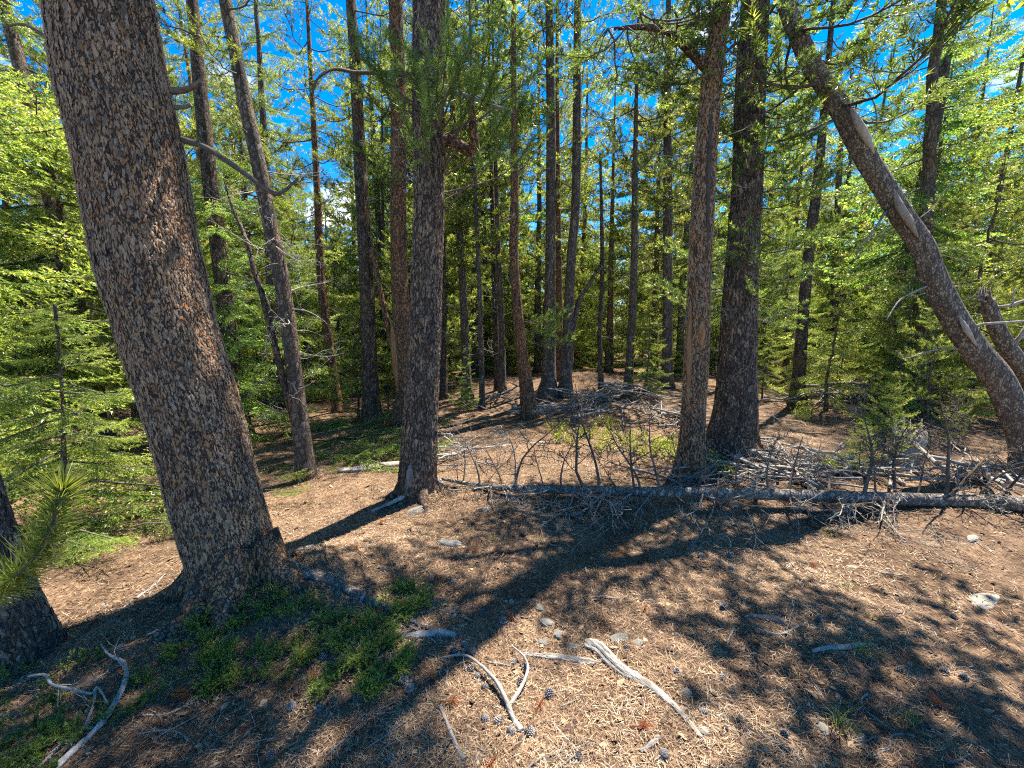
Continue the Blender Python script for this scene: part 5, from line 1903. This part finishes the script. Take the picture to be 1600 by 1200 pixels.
# ------------------------------------------------------------------ juniper, grass, ground spruce
def juniper(label, outline, count, seed, hgt=0.10, tint=0.5, dim=1.0):
    """low juniper: sprays spread over the patches given as (px, py, radius px)."""
    rng = np.random.default_rng(seed)
    off = ground(*outline[0][:2])
    root = empty('juniper_shrub', off, label, 'shrub')
    sb, fb = Builder(), Builder()
    PP, DD, LL, TT = [], [], [], []
    tot = sum(o[2] for o in outline)
    clump = [rng.uniform(0, 6.28) for _ in range(4)]
    for (px, py, r) in outline:
        c = ground(px, py)
        rad = 2 * px_radius(r, c)
        m = int(count * r / tot)
        for k in range(m):
            a = rng.uniform(0, 6.28)
            q = math.sqrt(rng.random()) * rad
            x, y = c[0] + q * math.cos(a), c[1] + q * math.sin(a) * 0.8
            if math.sin(31 * x + clump[0]) * math.sin(29 * y + clump[1]) + 0.6 * math.sin(53 * x + clump[2]) * math.sin(47 * y) < 0.1:
                continue
            z = float(terrain(x, y))
            d = unit(np.array([math.cos(a) * 0.9, math.sin(a) * 0.9 - 0.1, 0.55]) + rng.normal(0, 0.4, 3) * (1, 1, 0.5))
            h = hgt * rng.uniform(0.3, 1.0) * (1.15 - 0.6 * q / rad)
            p0 = np.array([x, y, z + 0.004])
            p1 = p0 + d * h
            d1 = unit(d + rng.normal(0, 0.35, 3))
            p2 = p1 + d1 * rng.uniform(0.03, 0.07)
            tube(sb, np.array([p0, p1, p2]) - off, [0.0026, 0.0018, 0.001], 3, 0, 0.3, cap=False)
            top = rng.random()
            PP += [p0 + (p1 - p0) * 0.35 - off, p1 - off]
            DD += [p1 - p0, p2 - p1]
            LL += [np.linalg.norm(p1 - p0) * 0.65, np.linalg.norm(p2 - p1)]
            TT += [tint - 0.2 + 0.2 * top, tint + 0.32 * top]
            for _ in range(4):
                f = rng.uniform(0.3, 1.0)
                PP.append(p0 + (p1 - p0) * f - off)
                DD.append(unit(d * 0.6 + rng.normal(0, 0.6, 3)))
                LL.append(rng.uniform(0.025, 0.055))
                TT.append(tint - 0.1 + 0.38 * top)
    needles(fb, PP, DD, np.array(LL), 15, 0.0125, 0.0042, 58, 0, np.array(TT), rng)
    sb.obj('stems', M['twig'], root)['kind'] = 'stuff'
    fb.obj('foliage', M['juniper'], root)['kind'] = 'stuff'


juniper('low green juniper shrub spreading round the foot of the massive trunk', [(350, 965, 45), (400, 935, 38), (440, 945, 34), (330, 985, 34), (480, 962, 24), (300, 1020, 26), (345, 1050, 45), (400, 1045, 40), (320, 1045, 30), (450, 1045, 30), (470, 1020, 24)], 700, 971, 0.10, 0.80)
juniper('bright green juniper sprays right of the shrub, before the long root', [(560, 1010, 46), (590, 985, 42), (575, 1050, 44), (545, 1065, 40), (610, 960, 28), (640, 935, 24), (600, 1030, 34), (525, 985, 26), (655, 925, 14), (640, 945, 16)], 640, 972, 0.12, 0.86)
juniper('dull olive juniper filling the bottom left corner', [(60, 1130, 80), (20, 1170, 80), (110, 1150, 55), (200, 1090, 40), (30, 1070, 55), (120, 1050, 40), (60, 1190, 70), (230, 1080, 30)], 420, 973, 0.085, 0.50)


def grass_tuft(px, py, n, h, label, seed):
    rng = np.random.default_rng(seed)
    g = ground(px, py)
    b = Builder()
    for k in range(n):
        a = rng.uniform(0, 6.28)
        p = np.array([0.02 * rng.normal(), 0.02 * rng.normal(), -0.003])
        lean = rng.uniform(0.2, 0.9)
        hh = h * rng.uniform(0.5, 1.1)
        q1 = p + np.array([math.cos(a) * lean * hh * 0.4, math.sin(a) * lean * hh * 0.4, hh * 0.6])
        q2 = q1 + np.array([math.cos(a) * lean * hh * 0.7, math.sin(a) * lean * hh * 0.7, hh * 0.25])
        s = np.array([-math.sin(a), math.cos(a), 0]) * 0.0013
        b.add([p - s, p + s, q1 + s, q1 - s, q2], [[3, 2, 4]], [[0, 1, 2, 3]], 0, float(np.clip(rng.normal(0.55, 0.25), 0, 1)))
    o = b.obj('grass_tuft', M['grass'], loc=tuple(g))
    tag(o, label, 'grass tuft')


for i, (px, py, n, h, lab) in enumerate(((1310, 1135, 46, 0.10, 'largest grass tuft beside the light grey stone at lower right'), (1345, 1020, 34, 0.09, 'grass tuft at the right end of the pale root in shade'),
                                         (1370, 1025, 20, 0.07, 'thin grass tuft just right of the pale root'), (1322, 920, 24, 0.07, 'small grass tuft in shade below the dead brush'),
                                         (1362, 968, 20, 0.06, 'sparse grass blades in the middle of the right shade'), (1420, 1130, 26, 0.09, 'brownish grass blades at the lower right rocks'),
                                         (1480, 945, 14, 0.05, 'tiny green grass sprout near the flat slab'), (770, 845, 22, 0.06, 'faint grass blades in the shaded middle ground'), (850, 850, 20, 0.06, 'grass blades below the fallen log'),
                                         (1290, 838, 18, 0.06, 'grass blades in front of the log under the brush'))):
    grass_tuft(px, py, n, h, lab, 980 + i)


def ground_spruce(label, spots, seed, dt=0.0, scale=0.75, lod=0):
    rng = np.random.default_rng(seed)
    off = ground(*spots[0][:2])
    root = empty('spruce_shrub', off, label, 'shrub')
    b = Builder()
    for (px, py, az) in spots:
        p = ground(px, py) - off + np.array([0, 0, rng.uniform(0.04, 0.16)])
        s = scale * rng.uniform(0.75, 1.15)
        b.stamp(SPRUCE[lod][int(rng.integers(4))], rot_z(az + rng.normal(0, 0.25)) @ rot_y(-0.18 + rng.normal(0, 0.1)) @ rot_x(rng.normal(0, 0.25)) * s, p, dt)
    b.obj('boughs', [M['twig'], M['spruce']], root)


ground_spruce('dark green spruce boughs spreading low behind the forked pine', [(470, 700, 0.1), (500, 690, 0.0), (520, 705, 0.1), (545, 695, -0.1), (470, 720, -0.4), (510, 722, -0.3), (555, 715, 0.0), (440, 700, 2.6), (590, 690, 0.2), (560, 680, 0.4), (480, 680, 1.0), (440, 725, -0.8),
                                                                              (530, 715, -0.5), (420, 690, 3.0), (600, 705, 0.0), (500, 670, 0.6), (415, 730, -1.2), (545, 725, -0.2)], 991, -0.05, 0.7, 1)
ground_spruce('bright yellow-green spruce boughs lying left of the massive trunk foot', [(120, 830, 0.0), (170, 840, 0.0), (210, 850, 0.2), (150, 810, 0.3), (200, 820, 0.0), (90, 850, -0.3), (240, 835, 0.1), (60, 830, 0.0), (130, 860, -0.3), (180, 800, 0.2)], 992, 0.15, 0.5)
ground_spruce('small bright green bough between massive trunk and forked pine', [(415, 775, 0.0), (425, 770, 0.3), (420, 785, -0.2), (430, 762, 0.6)], 993, 0.2, 0.32)
ground_spruce('yellow-green sprig at the right foot of the forked pine', [(500, 742, 0.0), (510, 735, 0.2)], 994, 0.25, 0.3)


def ground_plants(label, spots, seed, mat='grass'):
    rng = np.random.default_rng(seed)
    off = ground(*spots[0][:2])
    root = empty('ground_plants', off, label, 'plant')
    b = Builder()
    for (px, py, r) in spots:
        c = ground(px, py)
        rad = 2 * px_radius(r, c)
        for k in range(int(26 + r)):
            a = rng.uniform(0, 6.28)
            q = math.sqrt(rng.random()) * rad
            x, y = c[0] + q * math.cos(a), c[1] + q * math.sin(a)
            p = np.array([x, y, float(terrain(x, y))]) - off
            h = rng.uniform(0.05, 0.18)
            needles(b, [p], [(rng.normal(0, .3), rng.normal(0, .3), 1)], h, 10, 0.035, 0.014, 65, 0, rng.uniform(0.5, 0.95), rng)
    b.obj('leaves', M[mat], root)['kind'] = 'stuff'


ground_plants('patch of yellow-green low plants in the sunny clearing behind the log', [(890, 690, 30), (930, 680, 30), (960, 700, 34), (990, 690, 30), (1010, 710, 28), (870, 672, 18), (950, 665, 20)], 995, 'pine')
ground_plants('green low plants at the foot of the split reddish trunk', [(1040, 700, 22), (1055, 715, 18), (1110, 722, 16), (1130, 745, 14)], 996, 'pine')
ground_plants('small yellow-green plants among the bleached sticks at right', [(1250, 655, 14), (1290, 735, 16), (1350, 660, 16), (1260, 645, 12), (1380, 665, 14)], 997, 'pine')

# ------------------------------------------------------------------ bark, scars and stubs belong to the trunk they sit on
for o in list(bpy.data.objects):
    if o.parent is not None and o.name.split('.')[0] in ('bark_scales', 'bare_scar', 'dark_groove', 'crooked_stub', 'splinter', 'fork_limb', 'side_limb'):
        tr = next((c for c in o.parent.children if c.name.split('.')[0] == 'trunk'), None)
        if tr is not None:
            o.parent = tr
